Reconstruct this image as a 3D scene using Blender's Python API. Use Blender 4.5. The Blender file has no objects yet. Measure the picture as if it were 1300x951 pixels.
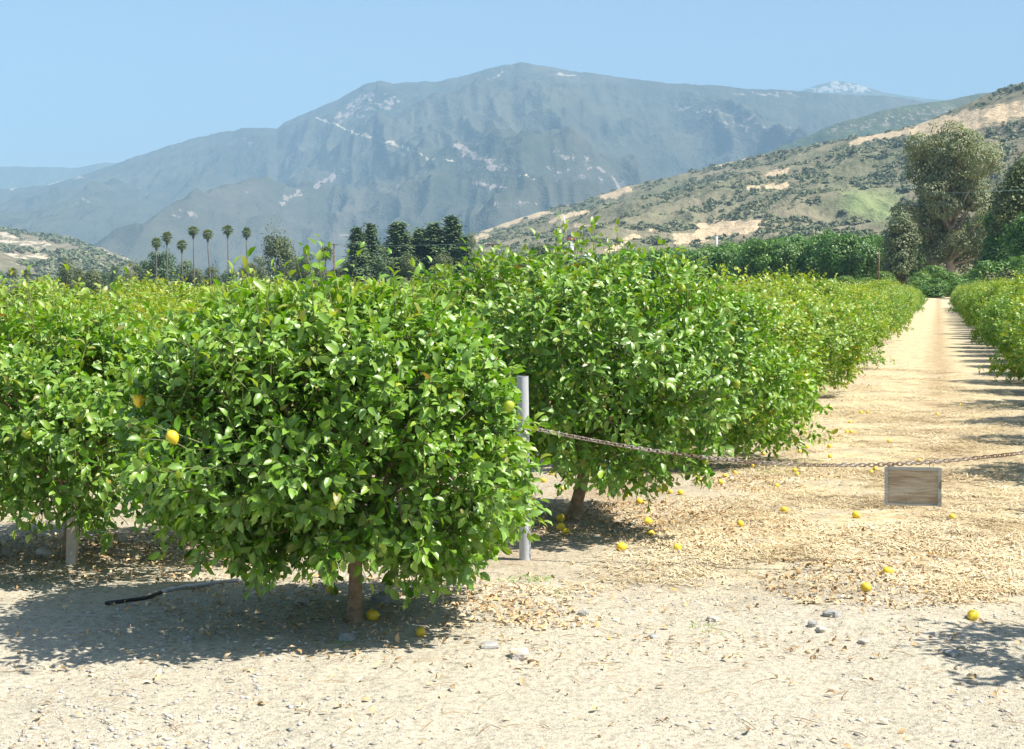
import bpy, math, random
import numpy as np
from mathutils import Vector
R = math.radians
rng = np.random.default_rng(7)
random.seed(7)
scene = bpy.context.scene
C = scene.collection

# ------------------------------------------------------------ camera, sky, sun, exposure
F = 1900.0; W, H = 1300.0, 951.0; CH = 1.8; HOR = 368.0
PITCH = math.atan((H/2-HOR)/F)
cam_d = bpy.data.cameras.new('camera'); cam = bpy.data.objects.new('camera', cam_d); C.objects.link(cam)
cam_d.sensor_width = 36.0; cam_d.lens = 36.0*F/W
cam_d.clip_start = 0.1; cam_d.clip_end = 60000
cam.location = (0, 0, CH); cam.rotation_euler = (R(90)-PITCH, 0, 0)
scene.camera = cam

SUN_EL, SUN_BACK = R(57), R(17)
sdir = Vector((math.cos(SUN_EL)*math.cos(SUN_BACK), -math.cos(SUN_EL)*math.sin(SUN_BACK), math.sin(SUN_EL)))
world = bpy.data.worlds.new('World'); scene.world = world; world.use_nodes = True
nt = world.node_tree; nt.nodes.clear()
sky = nt.nodes.new('ShaderNodeTexSky'); sky.sky_type = 'NISHITA'; sky.sun_disc = False
sky.sun_elevation = SUN_EL; sky.sun_rotation = math.atan2(sdir.x, sdir.y)
sky.air_density = 1.0; sky.dust_density = 1.1; sky.ozone_density = 2.5
bg = nt.nodes.new('ShaderNodeBackground'); bg.inputs[1].default_value = 0.085
wo = nt.nodes.new('ShaderNodeOutputWorld')
nt.links.new(sky.outputs[0], bg.inputs[0]); nt.links.new(bg.outputs[0], wo.inputs[0])
sun_d = bpy.data.lights.new('sun', 'SUN'); sun_d.energy = 5.0; sun_d.angle = R(0.53); sun_d.color = (1, 0.95, 0.85)
sun = bpy.data.objects.new('sun', sun_d); C.objects.link(sun)
sun.rotation_euler = sdir.to_track_quat('Z', 'Y').to_euler(); sun.location = (30, -6, 40)
vs = scene.view_settings
vs.view_transform = 'Standard'; vs.look = 'None'; vs.gamma = 1; vs.use_curve_mapping = False
vs.exposure = 1.08
cy = scene.cycles
cy.max_bounces = 7; cy.diffuse_bounces = 3; cy.glossy_bounces = 2; cy.transmission_bounces = 3
cy.volume_bounces = 0; cy.transparent_max_bounces = 4; cy.use_denoising = True
cy.sample_clamp_indirect = 6

# ------------------------------------------------------------ helpers
def ray(px, py):
    x = (px-W/2)/F; y = (H/2-py)/F
    return np.array([x, math.cos(PITCH)+y*math.sin(PITCH), -math.sin(PITCH)+y*math.cos(PITCH)])
def at(px, py, D):
    r = ray(px, py); return np.array([0, 0, CH])+r*(D/r[1])
def G(px, py):
    r = ray(px, py); t = -CH/r[2]; p = r*t; return float(p[0]), float(p[1])
def xat(px, D): return (px-W/2)/(F*math.cos(PITCH))*D
TH = R(15.87); U = (math.sin(TH), math.cos(TH)); RR = (math.cos(TH), -math.sin(TH))
def L(lat, s): return (lat*RR[0]+s*U[0], lat*RR[1]+s*U[1])
def lat_of(x, y): return x*RR[0]+y*RR[1]
def s_of(x, y): return x*U[0]+y*U[1]

_perm = np.random.default_rng(3).permutation(4096)
_val = np.random.default_rng(4).random(4096)
def vnoise(x, y):
    x = np.asarray(x, float); y = np.asarray(y, float)
    xi = np.floor(x).astype(int); yi = np.floor(y).astype(int)
    fx = x-xi; fy = y-yi; fx = fx*fx*(3-2*fx); fy = fy*fy*(3-2*fy)
    def h(a, b): return _val[_perm[(a+_perm[b & 4095]) & 4095]]
    return (h(xi, yi)*(1-fx)+h(xi+1, yi)*fx)*(1-fy)+(h(xi, yi+1)*(1-fx)+h(xi+1, yi+1)*fx)*fy
def fbm(x, y, o=5):
    s = 0; a = 0.5; t = 0
    for i in range(o):
        s = s+a*vnoise(x*2**i+17.3*i, y*2**i+9.1*i); t += a; a *= 0.5
    return s/t
def ridged(x, y, o=5):
    s = 0; a = 0.5; t = 0
    for i in range(o):
        s = s+a*(1-abs(2*vnoise(x*2**i+31.7*i, y*2**i+5.3*i)-1)); t += a; a *= 0.5
    return s/t
def gz(x, y):
    x = np.asarray(x, float); y = np.asarray(y, float)
    near = np.clip(1-np.hypot(x, y)/70, 0, 1)
    n = (fbm(x*0.9+5, y*0.9, 5)-0.5)*0.10*near+(fbm(x*6, y*6, 3)-0.5)*0.026*near
    t = np.clip(y-150, 0, None); r = 0.026*(np.sqrt(t*t+400)-20)*(t > 0)
    q = np.clip((x+75)/65, 0, 1); q = q*q*(3-2*q)
    return n+np.minimum(r, 14.3)*q
def gzf(x, y): return float(gz(x, y))

def mesh_np(name, V, Fc, mats, midx=None, attrs=None, smooth=True):
    """Fc: list of (k, array n x k) face blocks"""
    me = bpy.data.meshes.new(name)
    me.vertices.add(len(V)); me.vertices.foreach_set('co', np.ascontiguousarray(V, np.float32).ravel())
    loops = np.concatenate([f.ravel() for f in Fc]).astype(np.int32)
    sizes = np.concatenate([np.full(len(f), f.shape[1]) for f in Fc])
    starts = np.concatenate([[0], np.cumsum(sizes)[:-1]]).astype(np.int32)
    me.loops.add(len(loops)); me.loops.foreach_set('vertex_index', loops)
    me.polygons.add(len(sizes)); me.polygons.foreach_set('loop_start', starts)
    if midx is not None: me.polygons.foreach_set('material_index', np.concatenate(midx).astype(np.int32))
    me.update(calc_edges=True)
    me.polygons.foreach_set('use_smooth', np.full(len(sizes), bool(smooth)))
    for m in mats: me.materials.append(m)
    for k, a in (attrs or {}).items():
        at_ = me.attributes.new(k, 'FLOAT', 'POINT'); at_.data.foreach_set('value', np.asarray(a, np.float32))
    return me
class MB:
    def __init__(s): s.v = []; s.f = {}; s.n = 0; s.a = []
    def add(s, V, Fc, mat=0, attr=None):
        V = np.asarray(V, float)
        for f in (Fc if isinstance(Fc, list) else [Fc]):
            f = np.asarray(f, int)
            s.f.setdefault((f.shape[1], mat), []).append(f+s.n)
        s.v.append(V); s.n += len(V)
        s.a.append(np.broadcast_to(np.asarray(0.5 if attr is None else attr, float), (len(V),)))
    def mesh(s, name, mats, smooth=True):
        ks = list(s.f); Fc = [np.concatenate(s.f[k]) for k in ks]
        mi = [np.full(len(Fc[i]), ks[i][1]) for i in range(len(ks))]
        return mesh_np(name, np.concatenate(s.v), Fc, mats, mi, {'tint': np.concatenate(s.a)}, smooth)
    def build(s, name, mats, parent=None, smooth=True):
        o = bpy.data.objects.new(name, s.mesh(name, mats if isinstance(mats, list) else [mats], smooth))
        C.objects.link(o)
        if parent: o.parent = parent
        return o
    def tube(s, pts, rad, n=8, mat=0, attr=None, cap=True, wob=0):
        pts = np.asarray(pts, float); rad = np.broadcast_to(np.asarray(rad, float), (len(pts),))
        V = []; prev = None
        for i, p in enumerate(pts):
            t = pts[min(i+1, len(pts)-1)]-pts[max(i-1, 0)]; t = t/(np.linalg.norm(t)+1e-9)
            if prev is None: a = np.cross(t, [0, 0, 1] if abs(t[2]) < .9 else [1, 0, 0])
            else: a = prev-t*np.dot(prev, t)
            a = a/(np.linalg.norm(a)+1e-9); b = np.cross(t, a); prev = a
            for k in range(n):
                th = 2*math.pi*k/n; r = rad[i]*(1+(wob*(random.random()-.5) if wob else 0))
                V.append(p+r*(a*math.cos(th)+b*math.sin(th)))
        q = [[i*n+k, i*n+(k+1) % n, (i+1)*n+(k+1) % n, (i+1)*n+k] for i in range(len(pts)-1) for k in range(n)]
        fs = [np.array(q)]
        if cap and n >= 3: fs.append(np.array([list(range(n))[::-1], [(len(pts)-1)*n+k for k in range(n)]]))
        s.add(V, fs, mat, attr)
    def box(s, c, d, mat=0, rot=None, attr=None):
        V = np.array([[x, y, z] for x in (-.5, .5) for y in (-.5, .5) for z in (-.5, .5)])*np.array(d)
        if rot is not None: V = V@np.array(rot).T
        s.add(V+np.array(c), np.array([[0, 1, 3, 2], [4, 6, 7, 5], [0, 4, 5, 1], [2, 3, 7, 6], [0, 2, 6, 4], [1, 5, 7, 3]]), mat, attr)
def tag(o, label=None, cat=None, group=None, kind=None):
    if label: o['label'] = label
    if cat: o['category'] = cat
    if group: o['group'] = group
    if kind: o['kind'] = kind
    return o
def empty(name, loc, rz=0):
    o = bpy.data.objects.new(name, None); C.objects.link(o); o.location = loc; o.rotation_euler = (0, 0, rz)
    o.empty_display_size = 0.2
    return o
def copy_tree(root, loc, rz, sc):
    r = root.copy(); C.objects.link(r); r.location = loc; r.rotation_euler = (0, 0, rz); r.scale = sc
    for ch in list(root.children):
        c = ch.copy(); C.objects.link(c); c.parent = r
        for g in list(ch.children):
            d = g.copy(); C.objects.link(d); d.parent = c
    return r
def unit(a): return a/(np.linalg.norm(a, axis=-1, keepdims=True)+1e-9)
ORD = ['', 'second', 'third', 'fourth', 'fifth', 'sixth', 'seventh', 'eighth', 'ninth', 'tenth', 'eleventh', 'twelfth']
ONES = ['', 'first', 'second', 'third', 'fourth', 'fifth', 'sixth', 'seventh', 'eighth', 'ninth', 'tenth', 'eleventh', 'twelfth', 'thirteenth', 'fourteenth', 'fifteenth', 'sixteenth', 'seventeenth', 'eighteenth', 'nineteenth']
def ordi(i):
    i += 1
    if i < 20: return ONES[i]
    t, u = divmod(i, 10); w = ['', '', 'twent', 'thirt', 'fort', 'fift'][t]
    return w+'ieth' if u == 0 else w+'y-'+ONES[u]

# ------------------------------------------------------------ materials
def mat(name):
    m = bpy.data.materials.new(name); m.use_nodes = True; n = m.node_tree
    for x in list(n.nodes):
        if x.type != 'OUTPUT_MATERIAL': n.nodes.remove(x)
    out = [x for x in n.nodes if x.type == 'OUTPUT_MATERIAL'][0]
    p = n.nodes.new('ShaderNodeBsdfPrincipled'); n.links.new(p.outputs[0], out.inputs[0])
    return m, n, p, out
def nz(n, scale, detail=5, rough=0.6, vec=None, dist=0.0):
    t = n.nodes.new('ShaderNodeTexNoise'); t.inputs['Scale'].default_value = scale
    t.inputs['Detail'].default_value = detail; t.inputs['Roughness'].default_value = rough; t.inputs['Distortion'].default_value = dist
    if vec is None:
        g = n.nodes.new('ShaderNodeTexCoord'); vec = g.outputs['Object']
    n.links.new(vec, t.inputs['Vector']); return t.outputs[0]
def ramp(n, fac, stops, interp='LINEAR'):
    r = n.nodes.new('ShaderNodeValToRGB'); e = r.color_ramp; e.interpolation = interp
    while len(e.elements) > 1: e.elements.remove(e.elements[-1])
    e.elements[0].position = stops[0][0]; e.elements[0].color = col(stops[0][1])
    for p, c in stops[1:]:
        k = e.elements.new(p); k.color = col(c)
    n.links.new(fac, r.inputs[0]); return r.outputs[0]
def col(c): return (c, c, c, 1) if isinstance(c, (int, float)) else (*c, 1)
def mix(n, fac, a, b, bl='MIX'):
    m = n.nodes.new('ShaderNodeMix'); m.data_type = 'RGBA'; m.blend_type = bl
    for s, v in ((m.inputs[0], fac), (m.inputs[6], a), (m.inputs[7], b)):
        if isinstance(v, (int, float)): s.default_value = v if s == m.inputs[0] else col(v)
        elif isinstance(v, tuple): s.default_value = col(v)
        else: n.links.new(v, s)
    return m.outputs[2]
def math_(n, op, a, b=None, clamp=False):
    m = n.nodes.new('ShaderNodeMath'); m.operation = op; m.use_clamp = clamp
    for i, v in enumerate((a, b)):
        if v is None: continue
        if isinstance(v, (int, float)): m.inputs[i].default_value = v
        else: n.links.new(v, m.inputs[i])
    return m.outputs[0]
def attr(n, name):
    a = n.nodes.new('ShaderNodeAttribute'); a.attribute_name = name; return a.outputs['Fac']
def bump(n, p, h, strength, dist):
    b = n.nodes.new('ShaderNodeBump'); b.inputs['Strength'].default_value = strength; b.inputs['Distance'].default_value = dist
    n.links.new(h, b.inputs['Height']); n.links.new(b.outputs[0], p.inputs['Normal'])
def simple(name, c, rough=0.7, c2=None, scale=5, metal=0, bmp=0, bscale=None):
    m, n, p, o = mat(name); p.inputs['Roughness'].default_value = rough; p.inputs['Metallic'].default_value = metal
    c2 = c2 or tuple(x*0.6 for x in c)
    f = nz(n, scale); n.links.new(ramp(n, f, [(0.35, c2), (0.62, c)]), p.inputs['Base Color'])
    if bmp: bump(n, p, nz(n, bscale or scale*2), 0.6, bmp)
    return m
def leafmat(name, stops, trans=0.3, rough=0.42, under=None, tcol=1.0, spec=0.5):
    m, n, p, out = mat(name)
    c = ramp(n, attr(n, 'tint'), stops)
    oi = n.nodes.new('ShaderNodeObjectInfo')
    c = mix(n, 1.0, c, ramp(n, oi.outputs['Random'], [(0, (0.86, 0.9, 0.85)), (1, (1.12, 1.06, 1.0))]), 'MULTIPLY')
    if under:
        g = n.nodes.new('ShaderNodeNewGeometry'); c2 = mix(n, 0.55, c, under); c = mix(n, g.outputs['Backfacing'], c, c2)
    n.links.new(c, p.inputs['Base Color']); p.inputs['Roughness'].default_value = rough
    p.inputs['Specular IOR Level'].default_value = spec
    t = n.nodes.new('ShaderNodeBsdfTranslucent'); n.links.new(mix(n, 1.0, c, (1.25*tcol, 1.35*tcol, 0.45*tcol), 'MULTIPLY'), t.inputs[0])
    ms = n.nodes.new('ShaderNodeMixShader'); ms.inputs[0].default_value = trans
    n.links.new(p.outputs[0], ms.inputs[1]); n.links.new(t.outputs[0], ms.inputs[2]); n.links.new(ms.outputs[0], out.inputs[0])
    return m
M = {}
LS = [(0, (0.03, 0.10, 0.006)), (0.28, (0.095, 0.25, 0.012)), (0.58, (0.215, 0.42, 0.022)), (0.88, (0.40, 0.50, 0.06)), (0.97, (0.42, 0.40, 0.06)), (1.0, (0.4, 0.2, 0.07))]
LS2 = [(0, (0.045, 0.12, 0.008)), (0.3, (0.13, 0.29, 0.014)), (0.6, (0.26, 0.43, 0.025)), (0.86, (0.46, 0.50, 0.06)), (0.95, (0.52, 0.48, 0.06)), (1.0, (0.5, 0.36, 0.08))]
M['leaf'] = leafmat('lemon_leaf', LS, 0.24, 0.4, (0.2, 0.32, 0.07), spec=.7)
M['leaf2'] = leafmat('lemon_leaf_yellow_green', LS2, 0.26, 0.42, (0.2, 0.32, 0.07), spec=.6)  # yellower leaf colour for the orchard rows
M['stem'] = simple('green_stem', (0.16, 0.2, 0.06), 0.7, (0.12, 0.10, 0.05), 8)
M['bark'] = simple('lemon_bark', (0.34, 0.24, 0.15), 0.9, (0.17, 0.12, 0.075), 18, bmp=0.012, bscale=30)
M['avocado'] = leafmat('avocado_leaf', [(0, (0.035, 0.095, 0.016)), (0.5, (0.095, 0.21, 0.03)), (0.9, (0.21, 0.34, 0.05)), (1, (0.25, 0.35, 0.05))], 0.2, 0.45)
M['euca'] = leafmat('eucalyptus_leaf', [(0, (0.08, 0.11, 0.055)), (0.5, (0.19, 0.225, 0.115)), (0.9, (0.31, 0.32, 0.18)), (1, (0.34, 0.27, 0.17))], 0.2, 0.55)
M['conifer'] = leafmat('conifer_needle', [(0, (0.04, 0.08, 0.035)), (0.5, (0.09, 0.155, 0.06)), (1, (0.19, 0.25, 0.1))], 0.08, 0.6)
M['olive'] = leafmat('olive_leaf', [(0, (0.05, 0.08, 0.025)), (0.5, (0.1, 0.135, 0.04)), (1, (0.22, 0.22, 0.07))], 0.15, 0.55)
M['palm'] = leafmat('palm_frond', [(0, (0.06, 0.12, 0.03)), (0.5, (0.14, 0.21, 0.06)), (1, (0.32, 0.34, 0.13))], 0.15, 0.5)
M['skirt'] = simple('dead_fronds', (0.22, 0.15, 0.09), 0.9, (0.11, 0.075, 0.045), 3)
M['palmtrunk'] = simple('palm_trunk', (0.21, 0.18, 0.145), 0.9, (0.13, 0.11, 0.09), 4)
M['darkbark'] = simple('dark_bark', (0.17, 0.13, 0.1), 0.9, (0.08, 0.06, 0.045), 2)
M['palebark'] = simple('pale_bark', (0.55, 0.47, 0.38), 0.85, (0.33, 0.24, 0.18), 1.2)
M['bush'] = leafmat('chaparral_bush', [(0, (0.07, 0.10, 0.045)), (0.5, (0.13, 0.155, 0.075)), (1, (0.23, 0.235, 0.13))], 0.05, 0.7)

# ground
def ground_mat():
    m, n, p, out = mat('dry_orchard_soil')
    tc = n.nodes.new('ShaderNodeTexCoord'); v = tc.outputs['Object']
    mp = n.nodes.new('ShaderNodeMapping'); mp.vector_type = 'POINT'; mp.inputs['Rotation'].default_value = (0, 0, TH)
    n.links.new(v, mp.inputs[0]); sp = n.nodes.new('ShaderNodeSeparateXYZ'); n.links.new(mp.outputs[0], sp.inputs[0])
    lat = sp.outputs[0]; s = sp.outputs[1]
    big = nz(n, 0.35, 6, 0.6, v); med = nz(n, 2.2, 7, 0.65, v, 0.4); fine = nz(n, 26, 5, 0.7, v); grit = nz(n, 120, 3, 0.7, v)
    soil = ramp(n, med, [(0.3, (0.35, 0.29, 0.20)), (0.5, (0.47, 0.405, 0.29)), (0.7, (0.57, 0.505, 0.38))])
    soil = mix(n, ramp(n, big, [(0.4, 0.0), (0.65, 1.0)]), soil, (0.46, 0.39, 0.29))
    # pale gravel drive at the front left
    gx = math_(n, 'SUBTRACT', 8.7, s); gf = ramp(n, math_(n, 'ADD', math_(n, 'MULTIPLY', gx, 0.5), math_(n, 'MULTIPLY', med, 1.0), True), [(0.2, 0.0), (0.75, 1.0)])
    soil = mix(n, math_(n, 'MULTIPLY', gf, 0.8), soil, mix(n, fine, (0.42, 0.375, 0.285), (0.62, 0.565, 0.455)))
    # straw mulch down the lane
    w = math_(n, 'ABSOLUTE', math_(n, 'ADD', lat, 0.25))
    w = math_(n, 'ADD', w, math_(n, 'MULTIPLY', math_(n, 'SUBTRACT', big, 0.5), 1.8))
    band = ramp(n, math_(n, 'MULTIPLY', w, 0.4), [(0.35, 1.0), (0.75, 0.0)])
    fade = ramp(n, math_(n, 'ADD', math_(n, 'MULTIPLY', math_(n, 'SUBTRACT', s, 8.9), 0.45), math_(n, 'MULTIPLY', math_(n, 'SUBTRACT', med, 0.5), 2.2), True), [(0, 0.0), (1, 1.0)])
    st = nz(n, 5.0, 6, 0.7, v, 0.8)
    straw = ramp(n, st, [(0.34, (0.40, 0.30, 0.15)), (0.5, (0.60, 0.48, 0.275)), (0.66, (0.72, 0.62, 0.42))])
    bf = math_(n, 'MULTIPLY', math_(n, 'MULTIPLY', band, fade), ramp(n, med, [(0.36, 0.25), (0.55, 0.95)]))
    c = mix(n, bf, soil, straw)
    # wheel tracks: packed bare earth
    tr = n.nodes.new('ShaderNodeMath'); tr.operation = 'PINGPONG'; n.links.new(math_(n, 'ADD', lat, 1.0), tr.inputs[0]); tr.inputs[1].default_value = 0.85
    # leaf litter along the tree lines
    ln = n.nodes.new('ShaderNodeMath'); ln.operation = 'PINGPONG'; n.links.new(math_(n, 'ADD', lat, 2.75), ln.inputs[0]); ln.inputs[1].default_value = 1.4
    lf = math_(n, 'MULTIPLY', ramp(n, math_(n, 'ADD', ln.outputs[0], math_(n, 'MULTIPLY', med, 1.0)), [(0.5, 1.0), (1.1, 0.0)]), 0.65)
    lf = math_(n, 'MULTIPLY', lf, fade)
    c = mix(n, lf, c, ramp(n, fine, [(0.35, (0.2, 0.13, 0.07)), (0.6, (0.42, 0.29, 0.16))]))
    c = mix(n, 0.75, c, ramp(n, fine, [(0.3, 0.42), (0.46, 0.95), (0.7, 1.22)]), 'MULTIPLY')
    spk = nz(n, 55, 2, 0.5, v); c = mix(n, ramp(n, spk, [(0.66, 0.0), (0.71, 0.65)]), c, (0.2, 0.15, 0.1))
    c = mix(n, 0.45, c, ramp(n, grit, [(0.3, 0.5), (0.5, 1.0), (0.75, 1.2)]), 'MULTIPLY')
    # distant ground: dull green fields
    d = ramp(n, math_(n, 'MULTIPLY', math_(n, 'SUBTRACT', s, 240.0), 0.004, True), [(0, 0.0), (0.5, 1.0)])
    c = mix(n, d, c, ramp(n, nz(n, 0.02, 5, 0.6, v), [(0.4, (0.09, 0.12, 0.05)), (0.6, (0.26, 0.22, 0.13))]))
    lf_ = ramp(n, math_(n, 'MULTIPLY', math_(n, 'SUBTRACT', -19.0, lat), 0.1, True), [(0, 0.0), (1, 1.0)])   # tilled green fields left of the orchard
    c = mix(n, lf_, c, ramp(n, nz(n, 0.05, 5, 0.6, v), [(0.4, (0.08, 0.12, 0.04)), (0.62, (0.2, 0.2, 0.1))]))
    n.links.new(c, p.inputs['Base Color']); p.inputs['Roughness'].default_value = 0.95; p.inputs['Specular IOR Level'].default_value = 0.15
    h = math_(n, 'ADD', math_(n, 'MULTIPLY', med, 1.5), math_(n, 'ADD', math_(n, 'MULTIPLY', fine, 0.5), math_(n, 'MULTIPLY', grit, 0.16)))
    bump(n, p, h, 0.9, 0.05)
    return m
def gaxis(a, b, fine_lo, fine_hi, step, k=1.12):
    mid = np.arange(fine_lo, fine_hi, step); up = [fine_hi]; s = step
    while up[-1] < b: s *= k; up.append(up[-1]+s)
    dn = [fine_lo]; s = step
    while dn[-1] > a: s *= k; dn.append(dn[-1]-s)
    return np.concatenate([dn[::-1][:-1], mid, up])
xs = gaxis(-11500, 11500, -5, 6, 0.045, 1.09); ys = gaxis(-2500, 13500, 5, 18, 0.045, 1.06)
Y, X = np.meshgrid(ys, xs, indexing='ij'); Z = gz(X, Y)
nx, ny = len(xs), len(ys)
idx = np.arange(nx*ny).reshape(ny, nx)
Q = np.stack([idx[:-1, :-1].ravel(), idx[:-1, 1:].ravel(), idx[1:, 1:].ravel(), idx[1:, :-1].ravel()], 1)
me = mesh_np('ground', np.stack([X.ravel(), Y.ravel(), Z.ravel()], 1), [Q], [ground_mat()])
g = bpy.data.objects.new('ground', me); C.objects.link(g); tag(g, kind='structure')

# ------------------------------------------------------------ hills and mountains
def hill_mat(name, veg, veg2, rock, tan, vs1, vs2, green=None):
    m, n, p, out = mat(name)
    tc = n.nodes.new('ShaderNodeTexCoord'); mp = n.nodes.new('ShaderNodeMapping'); mp.inputs['Scale'].default_value = (1, .35, 1); n.links.new(tc.outputs['Object'], mp.inputs[0]); v = mp.outputs[0]
    a = nz(n, vs1, 8, 0.65, v); b = nz(n, vs2, 6, 0.7, v); c3 = nz(n, vs2*4, 4, 0.7, v)
    c = ramp(n, a, [(0.36, veg), (0.62, veg2)])
    c = mix(n, 0.6, c, ramp(n, b, [(0.3, 0.55), (0.5, 1.0), (0.7, 1.4)]), 'MULTIPLY')
    if green: c = mix(n, attr(n, 'green'), c, mix(n, b, green, tuple(x*1.5 for x in green)))
    def m_(at_, soft, src=b):
        e = math_(n, 'ADD', attr(n, at_), math_(n, 'MULTIPLY', math_(n, 'SUBTRACT', src, 0.5), soft))
        return ramp(n, e, [(0.46, 0.0), (0.56, 1.0)])
    c = mix(n, m_('tan', 1.9), c, mix(n, c3, tan, tuple(x*1.2 for x in tan)))
    c = mix(n, m_('rock', 2.4, c3), c, mix(n, b, rock, tuple(x*0.75 for x in rock)))
    n.links.new(c, p.inputs['Base Color']); p.inputs['Roughness'].default_value = 1; p.inputs['Specular IOR Level'].default_value = 0
    bump(n, p, math_(n, 'ADD', b, math_(n, 'MULTIPLY', c3, 0.4)), 0.8, 0.25/vs2)
    return m
def seg_mask(PX, PY, segs):
    """soft masks painted at places on the slope: (x0,y0,x1,y1,width,strength)"""
    m = np.zeros_like(PX)
    for x0, y0, x1, y1, w, st in segs:
        dx, dy = x1-x0, y1-y0; t = np.clip(((PX-x0)*dx+(PY-y0)*dy)/(dx*dx+dy*dy+1e-6), 0, 1)
        d = np.hypot(PX-x0-t*dx, PY-y0-t*dy)/w
        m = np.maximum(m, st*np.clip(1.5-d, 0, 1))
    return m
def hillside(name, prof, Dr, D0, z0, px0, px1, n_c, n_r, mt, power=1.25, rav=(900, 2600), amp=0.16, fine=0, rock=(), tan=(), green=(), base_tan=0, base_rock=0, seed=0, rw=6):
    px = np.linspace(px0, px1, n_c)
    pp = np.array(prof, float); py = np.interp(px, pp[:, 0], pp[:, 1])
    py = py-(fbm(px/11+seed, px*0+seed, 4)-0.5)*rw
    dr = np.array([Dr(q) if callable(Dr) else Dr for q in px]); d0 = np.array([D0(q) if callable(D0) else D0 for q in px])
    yy = (H/2-py)/F
    den = math.cos(PITCH)+yy*math.sin(PITCH); elev = (-math.sin(PITCH)+yy*math.cos(PITCH))/den; tx = (px-W/2)/F/den
    hr = CH+elev*dr
    v = np.concatenate([np.linspace(0, 1, n_r)**0.85, 1+np.linspace(0.04, 0.8, 12)])
    Vv, P = np.meshgrid(v, px, indexing='ij')
    D = d0+(dr-d0)*Vv
    txx = tx*np.clip(Vv, 0, 1)+(px-W/2)/F*(1-np.clip(Vv, 0, 1))
    Xw = txx*D
    t = np.clip(Vv, 0, 1)
    hh = np.where(Vv <= 1, z0+(hr-z0)*t**power, hr-(Vv-1)*(hr-z0)*0.9)
    wx = Xw+rav[0]*0.7*(fbm(Xw/rav[1]+seed, D/rav[1], 3)-0.5)
    n1 = ridged(wx/rav[0]+seed, D/rav[1]+3.3+seed, 5)
    n2 = fbm(Xw/rav[0]*2.3+seed, D/rav[0]*2.3, 5)
    env = np.where(Vv <= 1, 4*t*(1-t), 0)**0.6*np.clip((1-t)*5, 0, 1)**.7
    hh = hh+(hr-z0)*amp*env*(n1-0.72)*1.9+(hr-z0)*amp*0.55*env*(n2-0.5)
    if fine: hh = hh+fine*(fbm(Xw/(fine*3), D/(fine*3), 3)-0.5)*np.clip(env*3, 0, 1)
    # picture position of each vertex, used only to look up where the bare patches lie on the slope
    q = D*math.cos(PITCH)-(hh-CH)*math.sin(PITCH); PX = W/2+F*Xw/q; PYy = H/2-F*((hh-CH)*math.cos(PITCH)+D*math.sin(PITCH))/q
    j = (fbm(PX/9, PYy/9, 4)-0.5)*14; j2 = (fbm(PX/9+50, PYy/9, 4)-0.5)*14
    rk = np.maximum(seg_mask(PX+j, PYy+j2, rock), base_rock); tn = np.maximum(seg_mask(PX+j*.7, PYy+j2*.7, tan), base_tan); gr = seg_mask(PX+j*.5, PYy+j2*.5, green)
    nr, nc = Vv.shape; idx = np.arange(nr*nc).reshape(nr, nc)
    Q = np.stack([idx[:-1, :-1].ravel(), idx[:-1, 1:].ravel(), idx[1:, 1:].ravel(), idx[1:, :-1].ravel()], 1)
    me = mesh_np(name, np.stack([Xw.ravel(), D.ravel(), hh.ravel()], 1), [Q], [mt], None, {'rock': rk.ravel(), 'tan': tn.ravel(), 'green': gr.ravel()})
    o = bpy.data.objects.new(name, me); C.objects.link(o); tag(o, kind='structure')
    return Xw, D, hh, PX, PYy, tn, gr
# backmost ridge at the left and pale peak at the right
mt_far = hill_mat('far_chaparral', (0.075, 0.095, 0.05), (0.13, 0.135, 0.08), (0.50, 0.45, 0.38), (0.4, 0.33, 0.22), 0.0012, 0.006)
hillside('far_ridge', [(-900, 222), (-300, 214), (0, 211), (60, 212), (100, 213), (135, 206), (155, 207), (250, 225), (600, 250), (930, 150), (985, 122), (1020, 114), (1045, 106), (1066, 102), (1088, 107), (1120, 117), (1160, 123), (1200, 128), (1500, 170), (2000, 240)],
         11500, 8500, -5, -900, 2000, 500, 60, mt_far, rock=[(1035, 113, 1100, 113, 7, .62), (1062, 106, 1070, 110, 6, .7)], amp=0.08, rw=2, seed=2)
mt_main = hill_mat('mountain_chaparral', (0.055, 0.062, 0.042), (0.105, 0.10, 0.07), (0.32, 0.27, 0.225), (0.36, 0.32, 0.23), 0.0016, 0.009)
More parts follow.
